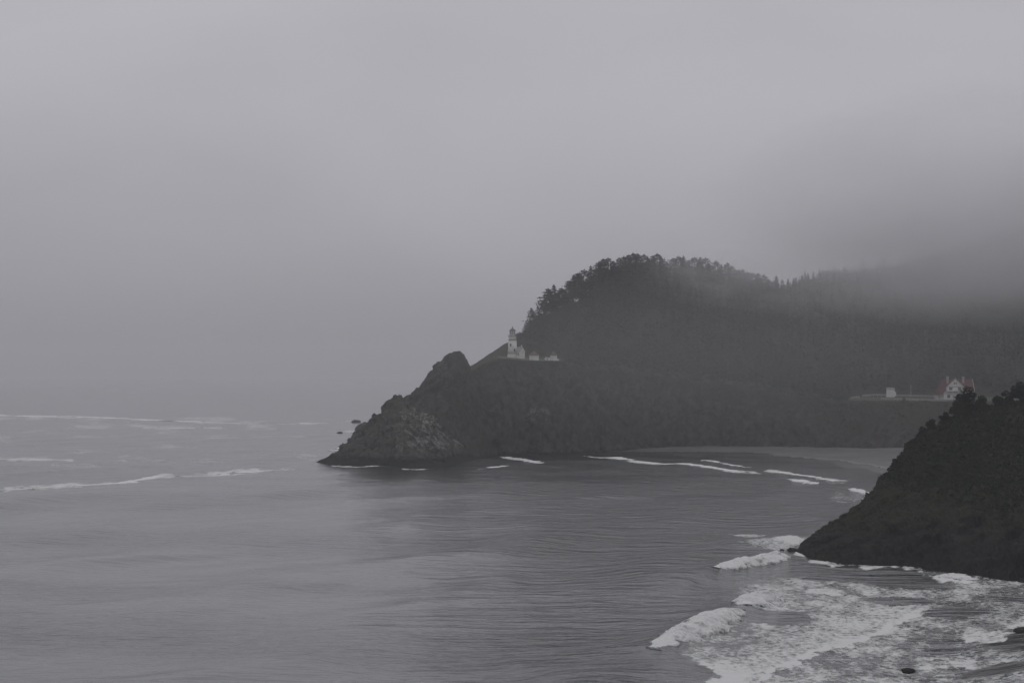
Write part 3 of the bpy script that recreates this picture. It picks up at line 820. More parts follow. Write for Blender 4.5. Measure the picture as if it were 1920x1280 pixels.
# ------------------------------------------------------------------ breaking waves
def breaker(px_pts, h, width, seed, label, shore=1.0, white=(0.0, 1.0), nseg=None, name='breaking_wave', back=0.35, gap=0.0, wig=0.0):
    q = np.array(seapts(px_pts))
    L = np.r_[0, np.cumsum(np.hypot(*np.diff(q, axis=0).T))]
    n = nseg or int(np.clip(L[-1] / 0.35, 50, 420)); m = 18
    s = np.linspace(0, L[-1], n)
    cx, cyv = np.interp(s, L, q[:, 0]), np.interp(s, L, q[:, 1])
    k = np.ones(9) / 9
    cx = np.r_[cx[:4], np.convolve(cx, k, 'valid'), cx[-4:]]; cyv = np.r_[cyv[:4], np.convolve(cyv, k, 'valid'), cyv[-4:]]
    t = s / L[-1]
    dx, dy = np.gradient(cx), np.gradient(cyv); l = np.hypot(dx, dy); dx /= l; dy /= l
    nx, ny = dy * shore, -dx * shore           # towards the shore
    ends = smooth01(t, 0, 0.24) * (1 - smooth01(t, 0.80, 1.0))
    wv = fbm(np.stack([s, s * 0 + seed, s * 0], 1), max(4.0, L[-1] / 9), 3, seed=seed)
    if gap: ends = ends * np.clip(1.1 - gap + 1.3 * fbm(np.stack([s, s * 0 + seed * 3, s * 0], 1), max(6.0, L[-1] / 15), 4, seed=seed + 5), 0.0, 1)
    hh = h * ends * (np.clip(0.75 + 1.3 * wv, 0.12, 1.5) if gap else 0.85 + 0.5 * wv)
    vs = np.linspace(0, 1, m)
    off = (vs - 0.42) * width
    prof = np.where(vs < 0.42, smooth01(vs, 0, 0.42), (1 - ((vs - 0.42) / 0.58) ** 2).clip(0) ** 0.75)
    X = cx[:, None] + nx[:, None] * off[None, :] * (0.35 + 0.65 * ends[:, None]) * (1 + 0.35 * wv[:, None])
    Y = cyv[:, None] + ny[:, None] * off[None, :] * (0.35 + 0.65 * ends[:, None]) * (1 + 0.35 * wv[:, None])
    Z = hh[:, None] * prof[None, :]
    p = np.stack([X.ravel(), Y.ravel(), Z.ravel()], 1)
    bump = fbm(p, width * 0.28, 4, 0.6, seed=seed + 3).reshape(X.shape)
    Z = Z * (1 + 0.55 * bump + 0.35 * fbm(p, 0.8, 3, 0.6, seed=seed + 4).reshape(X.shape)) + sea_height(X, Y) + 0.05 - 0.35 * (np.abs(vs - 0.5) > 0.49)[None, :]
    if gap and not wig: wig = 0.25 * width
    ex = (0.30 * width + wig) * fbm(p, width * 0.5 + wig * 2, 4, seed=seed + 8).reshape(X.shape)
    ex = ex + 0.10 * width * fbm(p, 0.9, 3, 0.6, seed=seed + 9).reshape(X.shape) * smooth01(vs, 0.4, 0.8)[None, :]
    X = X + nx[:, None] * ex; Y = Y + ny[:, None] * ex
    idx = np.arange(n * m).reshape(n, m)
    f = np.stack([idx[:-1, :-1].ravel(), idx[1:, :-1].ravel(), idx[1:, 1:].ravel(), idx[:-1, 1:].ravel()], 1)
    me = make_mesh(name, np.stack([X.ravel(), Y.ravel(), Z.ravel()], 1), f, M['foam'], True)
    wt = smooth01(t, white[0] - 0.02, white[0] + 0.08) * (1 - smooth01(t, white[1] - 0.06, white[1] + 0.04))
    if gap:
        wt = wt * np.clip(1.1 - gap + 1.3 * fbm(np.stack([s, s * 0 + seed * 3, s * 0], 1), max(6.0, L[-1] / 15), 4, seed=seed + 5), 0, 1)
    wa = wt[:, None] * (1 - 0.55 * smooth01(vs, 0.78, 1.0))[None, :] * (back + (1.1 - back) * smooth01(vs, 0.12, 0.42))[None, :]
    at = me.attributes.new('white', 'FLOAT', 'POINT'); at.data.foreach_set('value', np.clip(wa, 0, 1.2).ravel().astype(np.float32))
    o = link(name, me)
    return prop(o, label, 'wave')
breaker([(1336, 1072), (1380, 1062), (1430, 1053), (1474, 1042)], 0.9, 6.0, 3, 'white breaking wave just off the tip of the near bluff')
breaker([(1226, 1228), (1262, 1212), (1300, 1192), (1340, 1172), (1378, 1158)], 1.1, 7.0, 7, 'tall white breaker tumbling towards the beach, nearest of all')
breaker([(1382, 1150), (1405, 1142), (1430, 1133), (1454, 1126)], 1.2, 6.5, 11, 'short white breaker in the middle of the surf')
breaker([(1768, 1082), (1790, 1085), (1822, 1089)], 0.8, 5.0, 19, 'burst of white water against the foot of the near bluff', back=0.9)
breaker([(-60, 921), (30, 917), (110, 911), (170, 908), (232, 905), (262, 899), (300, 893), (400, 890), (440, 885), (500, 881), (560, 878)], 0.30, 8, 23, 'long thin breaker far out, lowest white line on the open sea', gap=0.05)
breaker([(-60, 777), (60, 780), (200, 783), (300, 788), (400, 792), (490, 795)], 0.45, 20, 27, 'longest white breaker out by the horizon', gap=0.1)
breaker([(-60, 860), (40, 861), (110, 862), (150, 863)], 0.28, 10, 31, 'short breaker at the picture edge between the two long ones', gap=0.05)
breaker([(512, 795), (560, 794), (622, 793)], 0.4, 14, 35, 'white breaker reaching towards the crag', gap=0.1)
breaker([(258, 801), (330, 802), (432, 802)], 0.28, 14, 39, 'faint breaker just inshore of the longest one', gap=0.1)
breaker([(1080, 852.5), (1120, 856), (1150, 859), (1185, 863), (1215, 866), (1250, 868.5), (1285, 870.5), (1320, 874), (1358, 878), (1395, 883.5), (1436, 888.5)], 0.30, 8, 43, 'long white swash line curving across the cove from the headland cliff', gap=0.08)
breaker([(1428, 881.5), (1480, 887), (1540, 894), (1590, 903.5)], 0.26, 8, 49, 'swash line sweeping towards the near bluff', gap=0.15)
breaker([(1474, 896), (1510, 901), (1540, 909)], 0.36, 7, 51, 'short white swash line seaward of the one sweeping towards the bluff', gap=0.1)
breaker([(1602, 915), (1616, 918), (1632, 923)], 0.45, 6, 53, 'white wash against the skyline of the near bluff', gap=0.1)
breaker([(1316, 863), (1350, 868), (1408, 874.5)], 0.16, 6, 57, 'faint inner swash line close under the cove beach', gap=0.25)
breaker([(612, 870.5), (660, 873.5), (700, 875.5), (748, 877.8)], 0.38, 6, 61, 'thin white wash along the seaward foot of the crag', gap=0.5)
breaker([(752, 878.2), (780, 878.6), (812, 877.2)], 0.2, 5, 63, 'faint wash under the pale streaked face of the crag', gap=0.25)
breaker([(618, 846), (640, 841), (652, 834)], 0.5, 10, 65, 'white water sliding off the outer slope of the crag', gap=0.2)
breaker([(636, 811), (655, 811), (676, 809)], 0.5, 12, 67, 'white water round the small outermost rock off the crag', gap=0.2)
breaker([(888, 880.5), (918, 878.5), (946, 871)], 0.28, 8, 69, 'faint hook of foam seaward of the wash below the lighthouse', gap=0.3)
breaker([(940, 858), (985, 860), (1018, 868)], 0.4, 7, 55, 'white wash curling off the cliff below the lighthouse', gap=0.25)

# ------------------------------------------------------------------ trees
def conifer(seed, h, w, bare, lean=0.0, whorls=20, per=6, clumps=5, size=0.85, flat=0.0, hang=True):
    """trunk with limbs, and a crown of many small needle sprays"""
    r = np.random.default_rng(seed)
    t = MB()
    bend = [(0, 0, -1.0)]
    for i in range(1, 7):
        z = h * i / 6
        bend.append((lean * (i / 6) ** 1.6 * h * 0.35 + r.normal(0, 0.10), r.normal(0, 0.10), z))
    bend = np.array(bend)
    def axis(z): return np.array([np.interp(z, bend[:, 2], bend[:, 0]), np.interp(z, bend[:, 2], bend[:, 1]), z])
    r0 = 0.022 * h + 0.06
    for i in range(6):
        ra, rb = r0 * (1 - i / 6.3), r0 * (1 - (i + 1) / 6.3)
        t.bar(bend[i], bend[i + 1], ra, 6, rb)
    cv, cf = [], []
    for k in range(whorls):
        u = min(1.0, max(0.0, (k + r.uniform(-0.3, 0.3)) / whorls))
        z = h * (bare + (1 - bare) * u)
        if z > h * 0.985: continue
        env = (0.55 + 0.45 * min(1, u * 3.5)) * (1 - u ** (1.25 + flat * 2.0)) ** 0.85 + 0.06
        env *= r.uniform(0.55, 1.2)
        for j in range(per):
            a = 2 * math.pi * (j + r.uniform(-0.4, 0.4)) / per + k * 0.7
            Lb = w * env * r.uniform(0.6, 1.15) * (1 + 0.45 * lean * math.cos(a) * 2)
            if r.random() < 0.10: continue
            b0 = axis(min(h * 0.97, max(h * bare * 0.6, z + r.uniform(-0.75, 0.75) * h * (1 - bare) / whorls))); up = r.uniform(-0.12, 0.25)
            d = np.array([math.cos(a), math.sin(a), up])
            b1 = b0 + d * Lb
            if j % 2 == 0: t.bar(b0, b0 + d * Lb * 0.8, 0.03 + 0.004 * h * (1 - u), 3, 0.01)
            side = np.array([-math.sin(a), math.cos(a), 0])
            for c in range(clumps):
                s = (c + r.uniform(0.1, 0.9)) / clumps
                s = 0.18 + 0.85 * s
                ctr = b0 + d * Lb * s + np.array([0, 0, -0.10 * Lb * s * s]) + r.normal(0, 0.13, 3) * size
                sz = size * r.uniform(0.55, 1.1) * (1.05 - 0.4 * s) * (1.12 - 0.68 * u)
                e1 = d * sz * r.uniform(0.8, 1.3) + r.normal(0, 0.12, 3) * sz
                e2 = side * sz * r.uniform(0.5, 0.9) + np.array([0, 0, r.normal(-0.05, 0.45)]) * sz
                n0 = len(cv)
                cv += [ctr - e1 * 0.6, ctr + e2, ctr + e1, ctr - e2 * 0.9]
                cf.append((n0, n0 + 1, n0 + 2, n0 + 3))
                if not hang: continue
                # hanging spray
                n0 = len(cv)
                cv += [ctr - e1 * 0.7, ctr + e1 * 0.8, ctr + e1 * 0.2 + np.array([0, 0, -sz * r.uniform(0.5, 0.9)]), ctr - e1 * 0.4 + np.array([0, 0, -sz * r.uniform(0.3, 0.6)])]
                cf.append((n0, n0 + 1, n0 + 2, n0 + 3))
    top = axis(h)
    for c in range(4):
        n0 = len(cv); a = c * 1.6
        cv += [top + np.array([0, 0, 0.35]), top + np.array([math.cos(a), math.sin(a), -1.6]) * 0.28 * size, top - np.array([0, 0, 0.9]) * size, top + np.array([-math.cos(a), -math.sin(a), -1.2]) * 0.25 * size]
        cf.append((n0, n0 + 1, n0 + 2, n0 + 3))
    return t, np.array(cv), np.array(cf)

def tree_thing(name, spec, label, cat='tree', group=None):
    t, cv, cf = spec
    e = empty(name, (0, 0, 0))
    t.build('trunk', M['bark'], e)
    link('crown', make_mesh('crown', cv, cf, M['needles']), e)
    return prop(e, label, cat, group)

def ground_main(px, ridge_t=4.0 + 1.0):
    """point of the headland surface at column px and rail position"""
    i = np.clip(np.searchsorted(HP, px), 1, len(HP) - 1)
    k = int(np.argmin(np.abs(HSEG - ridge_t)))
    return HG[k, i]

protos = {}
def proto(key):
    if key not in protos:
        seed, h, w, bare, lean, flat = key
        protos[key] = conifer(seed, h, w, bare, lean, whorls=24, per=7 if w > 4.5 else 6, clumps=6 if w > 4.5 else 5, size=1.05 if w > 4.5 else 0.85, flat=flat)
    return protos[key]

FIRST = {}
def place_tree(key, loc, rz, sc, label, group=None, wide=1.0):
    if key not in FIRST:
        e = tree_thing('spruce_tree', proto(key), label, 'tree', group); FIRST[key] = e
    else:
        e = copy_tree(FIRST[key])
        prop(e, label, 'tree')
        if group: e['group'] = group
        elif 'group' in e: del e['group']
    e.location = tuple(float(v) for v in loc); e.rotation_euler = (0, 0, rz); e.scale = (sc * wide, sc * wide, sc)
    return e

K1 = (1, 15, 3.6, 0.16, -0.15, 0.0); K2 = (2, 18, 4.2, 0.22, 0.05, 0.0); K3 = (3, 14, 5.0, 0.22, -0.12, 0.5); K4 = (4, 17, 6.4, 0.02, 0.0, 0.7); K5 = (5, 16, 5.8, 0.02, 0.0, 0.4); K6 = (6, 12, 3.8, 0.10, -0.25, 0.2); K7 = (7, 17, 4.8, 0.02, 0.0, 0.0)
SPUR = 'spruces along the spur above the lighthouse'
spur = [  # px, key, top row, label
    (1001, K6, 577, 'wind-bent spruce just above the lighthouse lantern, lowest on the spur'),
    (1009, K1, 572, 'slim spruce behind the lowest wind-bent one on the spur'),
    (1019, K6, 563, 'small pointed spruce at the step in the spur skyline'),
    (1030, K3, 541, 'sparse spruce with sky showing through, outermost of the spur row'),
    (1041, K1, 533, 'sparse pointed spruce second from the seaward end of the spur row'),
    (1053, K3, 540, 'short leafy spruce in the dip of the spur row'),
    (1064, K5, 526, 'spruce leaning against the tall pointed one on the spur'),
    (1073, K2, 515, 'tall pointed spruce in the middle of the spur row'),
    (1086, K3, 512, 'flat-topped spruce with bare trunk on the spur'),
    (1096, K4, 505, 'broad flat-topped spruce near the upper end of the spur'),
    (1108, K2, 498, 'tallest pointed spruce at the upper end of the spur row'),
    (1116, K1, 512, 'thin spruce under the edge of the dense hilltop wood'),
]
rr = random.Random(4)
for px, key, top, lab in spur:
    g = ground_main(px)
    h = (CAMZ - (top - HOR) / F * g[1]) - g[2] + 0.3
    place_tree(key, (g[0], g[1] - 2 + rr.uniform(-3, 3), g[2] - 0.4), rr.uniform(-0.5, 0.5), h / key[1], lab, SPUR, rr.choice((1.15, 1.35, 1.55)))
sky_tops = [(1124, 489), (1131, 484), (1140, 481), (1150, 486), (1160, 483), (1170, 478), (1178, 476), (1187, 473), (1195, 474), (1208, 474), (1214, 479), (1224, 480), (1232, 477), (1240, 482), (1250, 490), (1262, 482), (1272, 478), (1281, 478), (1290, 486),
            (1302, 483), (1312, 481), (1322, 484), (1330, 494), (1342, 487), (1352, 494), (1361, 491), (1372, 496), (1383, 506), (1391, 504), (1402, 508), (1412, 509), (1422, 512), (1432, 516), (1441, 521), (1452, 525)]
for i, (px, top) in enumerate(sky_tops):
    g = ground_main(px)
    key = (K4, K5, K4, K7, K5, K4, K5)[i % 7]
    h = (CAMZ - (top - HOR) / F * g[1]) - g[2] + 0.5
    place_tree(key, (g[0], g[1] + rr.uniform(-4, 4), g[2] - 0.5), rr.uniform(0, 6.28), max(0.5, h / key[1] * rr.uniform(0.94, 1.04)),
               'tall spruce in the dense row along the misty hilltop', 'spruces along the misty hilltop', rr.choice((0.9, 1.05, 1.3, 1.5, 1.6)))
for i, (px, top) in enumerate([(1453, 516), (1462, 524), (1474, 522), (1484, 521), (1492, 519), (1499, 516), (1506, 512), (1514, 514), (1523, 510), (1532, 512), (1542, 509), (1552, 509)]):
    k = int(np.argmin(np.abs(RSEG - 2.0))); j = np.clip(np.searchsorted(RP, px), 1, len(RP) - 1)
    g = RG[k, j]
    h = (CAMZ - (top - HOR) / F * g[1]) - g[2] + 0.5
    key = (K7, K5, K7)[i % 3]
    place_tree(key, (g[0], g[1] + rr.uniform(-3, 3), g[2] - 0.5), rr.uniform(0, 6.28), max(0.35, h / key[1]),
               'small spruce in the dip between the hilltop and the ridge', 'spruces on the far ridge')

# ---- the wood on the slopes, one mass
def merge_forest():
    r = np.random.default_rng(11)
    kinds = [conifer(101, 13, 3.8, 0.06, 0.05, 10, 5, 3, 1.6, 0.4, False), conifer(102, 12, 4.2, 0.06, 0.0, 9, 5, 3, 1.7, 0.8, False), conifer(103, 15, 3.6, 0.06, 0.0, 11, 5, 3, 1.5, 0.1, False)]
    V, Fc, base = [], [], 0
    def put(pt, sc):
        nonlocal base
        t, cv, cf = kinds[r.integers(3)]
        a = r.uniform(0, 6.28); c, s = math.cos(a), math.sin(a)
        q = cv * sc * np.array([1, 1, r.uniform(0.85, 1.15)])
        q = np.stack([q[:, 0] * c - q[:, 1] * s, q[:, 0] * s + q[:, 1] * c, q[:, 2]], 1) + pt
        V.append(q); Fc.append(cf + base); base += len(q)
    n = 0
    while n < 2500:
        px = r.uniform(985, 1960) if n % 5 else r.uniform(985, 1140); sg = r.uniform(2.6, 4.98)
        if px < 1060 and sg < 3.6: continue
        if px > 1585 and sg < 3.25: continue
        g = ground_main(px, sg)
        put(g + np.array([r.normal(0, 2), r.normal(0, 2), -0.8]), r.uniform(0.5, 0.95) * (0.35 if px < 1115 else (0.6 if px > 1460 and sg > 4.4 else 1.0))); n += 1
    n = 0
    while n < 900:
        px = r.uniform(1440, 2050); sg = r.uniform(0.5, 2.05) if n % 3 else r.uniform(1.85, 2.03)
        k = int(np.argmin(np.abs(RSEG - sg))); j = np.clip(np.searchsorted(RP, px), 1, len(RP) - 1)
        put(RG[k, j] + np.array([0, 0, -0.8]), r.uniform(0.5, 0.8) * (0.55 if sg > 1.85 else 1.0)); n += 1
    o = link('forest', make_mesh('forest', np.concatenate(V), np.concatenate(Fc), M['needles']))
    prop(o, 'dense dark spruce wood covering the headland and ridge slopes', 'wood', kind='stuff')
merge_forest()

# ---- low scrub on the cliff tops
def merge_scrub(name, pts, sizes, mat, label, seed, per=26):
    r = np.random.default_rng(seed)
    V, Fc, base = [], [], 0
    for p, s in zip(pts, sizes):
        d = r.normal(0, 1, (per, 3)); d /= np.linalg.norm(d, axis=1, keepdims=True); d[:, 2] = np.abs(d[:, 2]) * 0.8
        c = p + d * s * r.uniform(0.55, 1.0, (per, 1))
        u = r.normal(0, 1, (per, 3)); w = r.normal(0, 1, (per, 3))
        k = s * 0.42
        u *= k / np.linalg.norm(u, axis=1, keepdims=True); w *= k / np.linalg.norm(w, axis=1, keepdims=True)
        q = np.stack([c - u, c - w * 0.6, c + u, c + w * 0.6], 1).reshape(-1, 3)
        V.append(q); Fc.append(np.arange(per * 4).reshape(per, 4) + base); base += per * 4
    o = link(name, make_mesh(name, np.concatenate(V), np.concatenate(Fc), mat))
    return prop(o, label, 'scrub', kind='stuff')
r_ = np.random.default_rng(17)
pts, szs = [], []
while len(pts) < 1300:
    px = r_.uniform(975, 1960) if len(pts) % 4 else r_.uniform(965, 1120); sg = r_.uniform(1.55, 3.6) if len(pts) % 4 else r_.uniform(3.4, 5.02)
    if px < 1060 and 1.9 < sg < 3.15: continue
    if px > 1585 and 1.93 < sg < 3.2: continue
    pts.append(ground_main(px, sg)); szs.append(r_.uniform(0.8, 2.2))
merge_scrub('scrub', pts, szs, M['needles'], 'low salal scrub clothing the cliff top and slope', 19, 20)
pts, szs = [], []
while len(pts) < 4200:
    px = r_.uniform(1640, 2050); sg = r_.uniform(2.3, 4.05)
    lo = np.interp(px, [1640, 1700, 1800, 1920], [4.2, 3.4, 2.9, 2.6])
    if sg < lo + r_.uniform(-0.3, 0.3): continue
    k = int(np.argmin(np.abs(NSEG - sg))); j = np.clip(np.searchsorted(NP_, px), 1, len(NP_) - 1)
    pts.append(NG[k, j]); szs.append(r_.uniform(0.45, 1.1))
merge_scrub('undergrowth', pts, szs, M['leaves'], 'dark scrub covering the upper slope of the near bluff', 23, 28)

# ---- shrubs and trees crowning the near bluff
def shrub(px, top, w, label, seed, base_row=None, kind='shrub'):
    j = np.clip(np.searchsorted(NP_, px), 1, len(NP_) - 1); k = int(np.argmin(np.abs(NSEG - 4.0)))
    g = NG[k, j].copy(); g[1] -= 2
    r = np.random.default_rng(seed)
    H = (CAMZ - (top - HOR) / F * g[1]) - g[2]
    W = w / F * g[1] / 2
    e = empty(kind, g - np.array([0, 0, 0.3]))
    t = MB(); lobes = []
    nl = int(12 + W * 3)
    for i in range(nl):
        a = r.uniform(0, 6.28); rad = W * math.sqrt(r.uniform(0, 1)) * 0.72
        hz = H * (1 - 0.6 * (rad / W) ** 2) * r.uniform(0.15, 0.86)
        c = np.array([rad * math.cos(a), rad * math.sin(a) * 0.8, hz])
        lobes.append((c, r.uniform(0.20, 0.34) * max(W, H * 0.5)))
    lobes.append((np.array([0, 0, H * 0.80]), 0.22 * H))
    t.bar((0, 0, -1), (0.1, 0, H * 0.35), 0.05 * H + 0.05, 6, 0.035 * H)
    for c, s in lobes:
        mid = np.array([c[0] * 0.35, c[1] * 0.35, H * 0.42])
        t.bar((0.1, 0, H * 0.3), mid, 0.032 * H, 5, 0.022 * H); t.bar(mid, c, 0.02 * H, 4, 0.01)
    V = []
    for c, s in lobes:
        n = int(200 + 110 * s)
        d = r.normal(0, 1, (n, 3)); d /= np.linalg.norm(d, axis=1, keepdims=True)
        rad = s * r.uniform(0.35, 1.0, (n, 1)) ** 0.5 * (1 + 0.25 * vnoise(d * 2.2 + seed, seed)[:, None])
        ctr = c + d * rad * np.array([1.1, 1.0, 0.85])
        u = r.normal(0, 1, (n, 3)); v = r.normal(0, 1, (n, 3)); sz = r.uniform(0.10, 0.26, (n, 1))
        u = u / np.linalg.norm(u, axis=1, keepdims=True) * sz; v = v / np.linalg.norm(v, axis=1, keepdims=True) * sz * 0.7
        V.append(np.stack([ctr - u, ctr - v, ctr + u, ctr + v], 1).reshape(-1, 3))
    V = np.concatenate(V); V[:, 2] = np.maximum(V[:, 2], -0.2)
    Fc = np.arange(len(V)).reshape(-1, 4)
    t.build('trunk', M['bark'], e)
    link('crown', make_mesh('crown', V, Fc, M['leaves']), e)
    return prop(e, label, 'shrub' if kind == 'shrub' else 'tree', 'shrubs crowning the near bluff')
shrub(1673, 857, 20, 'low bush highest on the steep lower shoulder of the bluff', 31)
shrub(1728, 797, 20, 'small bush at the step below the round bushes of the bluff', 32)
shrub(1750, 783, 30, 'round bush standing apart below the tall one in front of the house', 33)
shrub(1775, 770, 30, 'bush filling the notch below the tall bush by the house', 36)
shrub(1796, 744, 36, 'dark bush covering the house corner under the tall peak', 37)
shrub(1812, 720, 38, 'tall peaked bush hiding the end of the keepers house', 34, kind='bluff_tree')
shrub(1838, 738, 40, 'bush on the falling side of the tall peaked one', 38)
shrub(1866, 738, 30, 'low bush in the dip between the two tall clumps', 35)
shrub(1884, 729, 30, 'bush climbing towards the tallest clump', 39)
shrub(1912, 712, 50, 'largest bush on the bluff crest by the picture edge', 40, kind='bluff_tree')

# ------------------------------------------------------------------ buildings
def window(parent, x, y, z, w, h, name='window', ny=-1, mull=1):
    """window in a wall facing -y (ny=-1) at wall plane y: frame proud, pane set back, bars between the panes"""
    t = 0.10
    f = MB()
    y0, y1 = y - 0.07, y + 0.05
    f.box(x - w / 2 - t, x - w / 2, y0, y1, z - t, z + h + t); f.box(x + w / 2, x + w / 2 + t, y0, y1, z - t, z + h + t)
    f.box(x - w / 2, x + w / 2, y0, y1, z - t, z); f.box(x - w / 2, x + w / 2, y0, y1, z + h, z + h + t)
    fo = f.build(name, M['white'], parent)
    MB().box(x - w / 2, x + w / 2, y - 0.02, y + 0.02, z, z + h).build('pane', M['glass'], fo)
    b = MB()
    for k in range(mull):
        xx = x - w / 2 + w * (k + 1) / (mull + 1); b.box(xx - 0.04, xx + 0.04, y - 0.05, y - 0.022, z, z + h)
    b.box(x - w / 2, x + w / 2, y - 0.055, y - 0.051, z + h * 0.5 - 0.04, z + h * 0.5 + 0.04)
    b.build('glazing_bar', M['white'], fo)
    return fo

def build_lighthouse():
    Y = 1562.0
    g = P(960.9, 669.0, Y)
    e = empty('lighthouse', g)
    MB().lathe([(3.05, -1.5), (3.0, 1.45), (2.82, 1.62)], 32).build('plinth', M['masonry'], e, False)
    MB().lathe([(2.86, 1.5), (2.90, 1.55), (2.90, 1.72), (2.78, 1.78)], 32).build('plinth_course', M['trim'], e)
    tw = MB().lathe([(2.74, 1.5), (2.56, 5.5), (2.38, 9.7)], 32).build('tower_wall', M['masonry'], e, True)
    for (a, z, h) in ((-115, 6.3, 1.3), (-62, 3.4, 1.3)):
        an = math.radians(a); rr_ = np.interp(z, [1.5, 9.7], [2.74, 2.38])
        f = MB()
        c, s = math.cos(an), math.sin(an)
        def tr(mb):
            mb.v = [(x * -s + yv * c, x * c + yv * s, zz) for x, yv, zz in mb.v]; return mb
        R0 = rr_ - 0.05
        f.box(-0.5, -0.36, R0 - 0.2, R0 + 0.12, z - 0.12, z + h + 0.12); f.box(0.36, 0.5, R0 - 0.2, R0 + 0.12, z - 0.12, z + h + 0.12)
        f.box(-0.36, 0.36, R0 - 0.2, R0 + 0.12, z - 0.12, z); f.box(-0.36, 0.36, R0 - 0.2, R0 + 0.12, z + h, z + h + 0.12)
        fo = tr(f).build('window', M['trim'], e)
        tr(MB().box(-0.36, 0.36, R0 - 0.2, R0 + 0.04, z, z + h)).build('pane', M['glass'], fo)
    MB().lathe([(2.40, 9.68), (2.62, 9.82), (2.62, 10.0), (2.30, 10.08)], 32).build('cornice', M['trim'], e)
    wr = MB().lathe([(2.26, 10.05), (2.22, 12.0)], 32).build('watch_room', M['masonry'], e, True)
    for k in range(8):
        a = math.radians(-90 + 22.5 + 45 * k)
        m = MB().bar((2.2 * math.cos(a), 2.2 * math.sin(a), 11.2), (2.55 * math.cos(a), 2.55 * math.sin(a), 12.0), 0.09)
        m.build('bracket', M['trim'], e)
    MB().lathe([(2.30, 12.0), (2.62, 12.1), (2.62, 12.26), (1.5, 12.3)], 32).build('gallery', M['iron'], e)
    ro = empty('railing', (0, 0, 0)); ro.parent = e
    for z in (12.75, 13.2):
        rail_ = MB()
        for k in range(24):
            a, b = 2 * math.pi * k / 24, 2 * math.pi * (k + 1) / 24
            rail_.bar((2.52 * math.cos(a), 2.52 * math.sin(a), z), (2.52 * math.cos(b), 2.52 * math.sin(b), z), 0.03, 4)
        rail_.build('rail', M['iron'], ro)
    for k in range(16):
        a = 2 * math.pi * (k + 0.5) / 16
        MB().bar((2.52 * math.cos(a), 2.52 * math.sin(a), 12.26), (2.52 * math.cos(a), 2.52 * math.sin(a), 13.22), 0.035, 4).build('baluster', M['iron'], ro)
    lw = MB().lathe([(1.74, 12.25), (1.74, 12.85), (1.68, 12.9)], 8, ph=math.radians(22.5)).build('lantern_wall', M['white'], e)
    for k in range(8):
        a = math.radians(22.5 + 45 * k); b = math.radians(67.5 + 45 * k)
        MB().bar((1.72 * math.cos(a), 1.72 * math.sin(a), 12.85), (1.72 * math.cos(a), 1.72 * math.sin(a), 15.45), 0.085, 6).build('mullion', M['white'] if k in (1, 2, 5, 6) else M['iron'], e)
        p0 = (1.66 * math.cos(a), 1.66 * math.sin(a)); p1 = (1.66 * math.cos(b), 1.66 * math.sin(b))
        MB().slab([(p0[0], p0[1], 12.92), (p1[0], p1[1], 12.92), (p1[0], p1[1], 15.4), (p0[0], p0[1], 15.4)], 0.03).build('pane', M['clear'], e)
    MB().lathe([(0.25, 12.3), (0.3, 13.1), (0.62, 13.2), (0.80, 13.8), (0.80, 14.3), (0.6, 14.9), (0.3, 15.1)], 16).build('lens', M['lens'], e, True)
    MB().lathe([(1.8, 15.4), (2.02, 15.46), (2.02, 15.62), (1.45, 16.0), (0.75, 16.55), (0.32, 17.0), (0.2, 17.1)], 24).build('lantern_roof', M['lead'], e, True)
    MB().lathe([(0.14, 17.05), (0.30, 17.25), (0.34, 17.42), (0.28, 17.6), (0.1, 17.75)], 14).build('ventilator_ball', M['lead'], e, True)
    MB().bar((0, 0, 17.7), (0, 0, 18.3), 0.05, 5, 0.03).build('lightning_rod', M['iron'], e)
    # workroom joined to the tower
    rz = math.radians(40)
    c, s = math.cos(rz), math.sin(rz)
    cx, cyy = 4.25, -4.2                       # nearest corner
    def loc(mb):                               # u along the gable wall, v back along the eaves
        mb.v = [(cx + x * c - y * s, cyy + x * s + y * c, z) for x, y, z in mb.v]; return mb
    wk = loc(MB().prism([(0, -1.5), (4.0, -1.5), (4.0, 3.35), (2.0, 5.75), (0, 3.35)], 0, 4.6)).build('workroom_wall', M['masonry'], e)
    rf = MB()
    rf.slab([(-0.35, -0.3, 2.98), (2.0, -0.3, 5.86), (2.0, 4.9, 5.86), (-0.35, 4.9, 2.98)][::-1], 0.16)
    rf.slab([(4.35, -0.3, 2.98), (2.0, -0.3, 5.86), (2.0, 4.9, 5.86), (4.35, 4.9, 2.98)], 0.16)
    loc(rf).build('workroom_roof', M['greyroof'], e)
    loc(MB().box(1.75, 2.25, 0.5, 1.0, 5.3, 6.9)).build('chimney', M['masonry'], e)
    for v in (1.1, 2.4):
        f = MB(); f.box(-0.06, 0.05, v - 0.42, v - 0.3, 0.6, 2.7); f.box(-0.06, 0.05, v + 0.3, v + 0.42, 0.6, 2.7); f.box(-0.06, 0.05, v - 0.3, v + 0.3, 0.6, 0.75); f.box(-0.06, 0.05, v - 0.3, v + 0.3, 2.55, 2.7)
        fo = loc(f).build('window', M['white'], e)
        loc(MB().box(-0.02, 0.04, v - 0.3, v + 0.3, 0.75, 2.55)).build('pane', M['glass'], fo)
    prop(e, 'white lighthouse with glazed lantern and gabled workroom on the cliff terrace', 'lighthouse')
build_lighthouse()

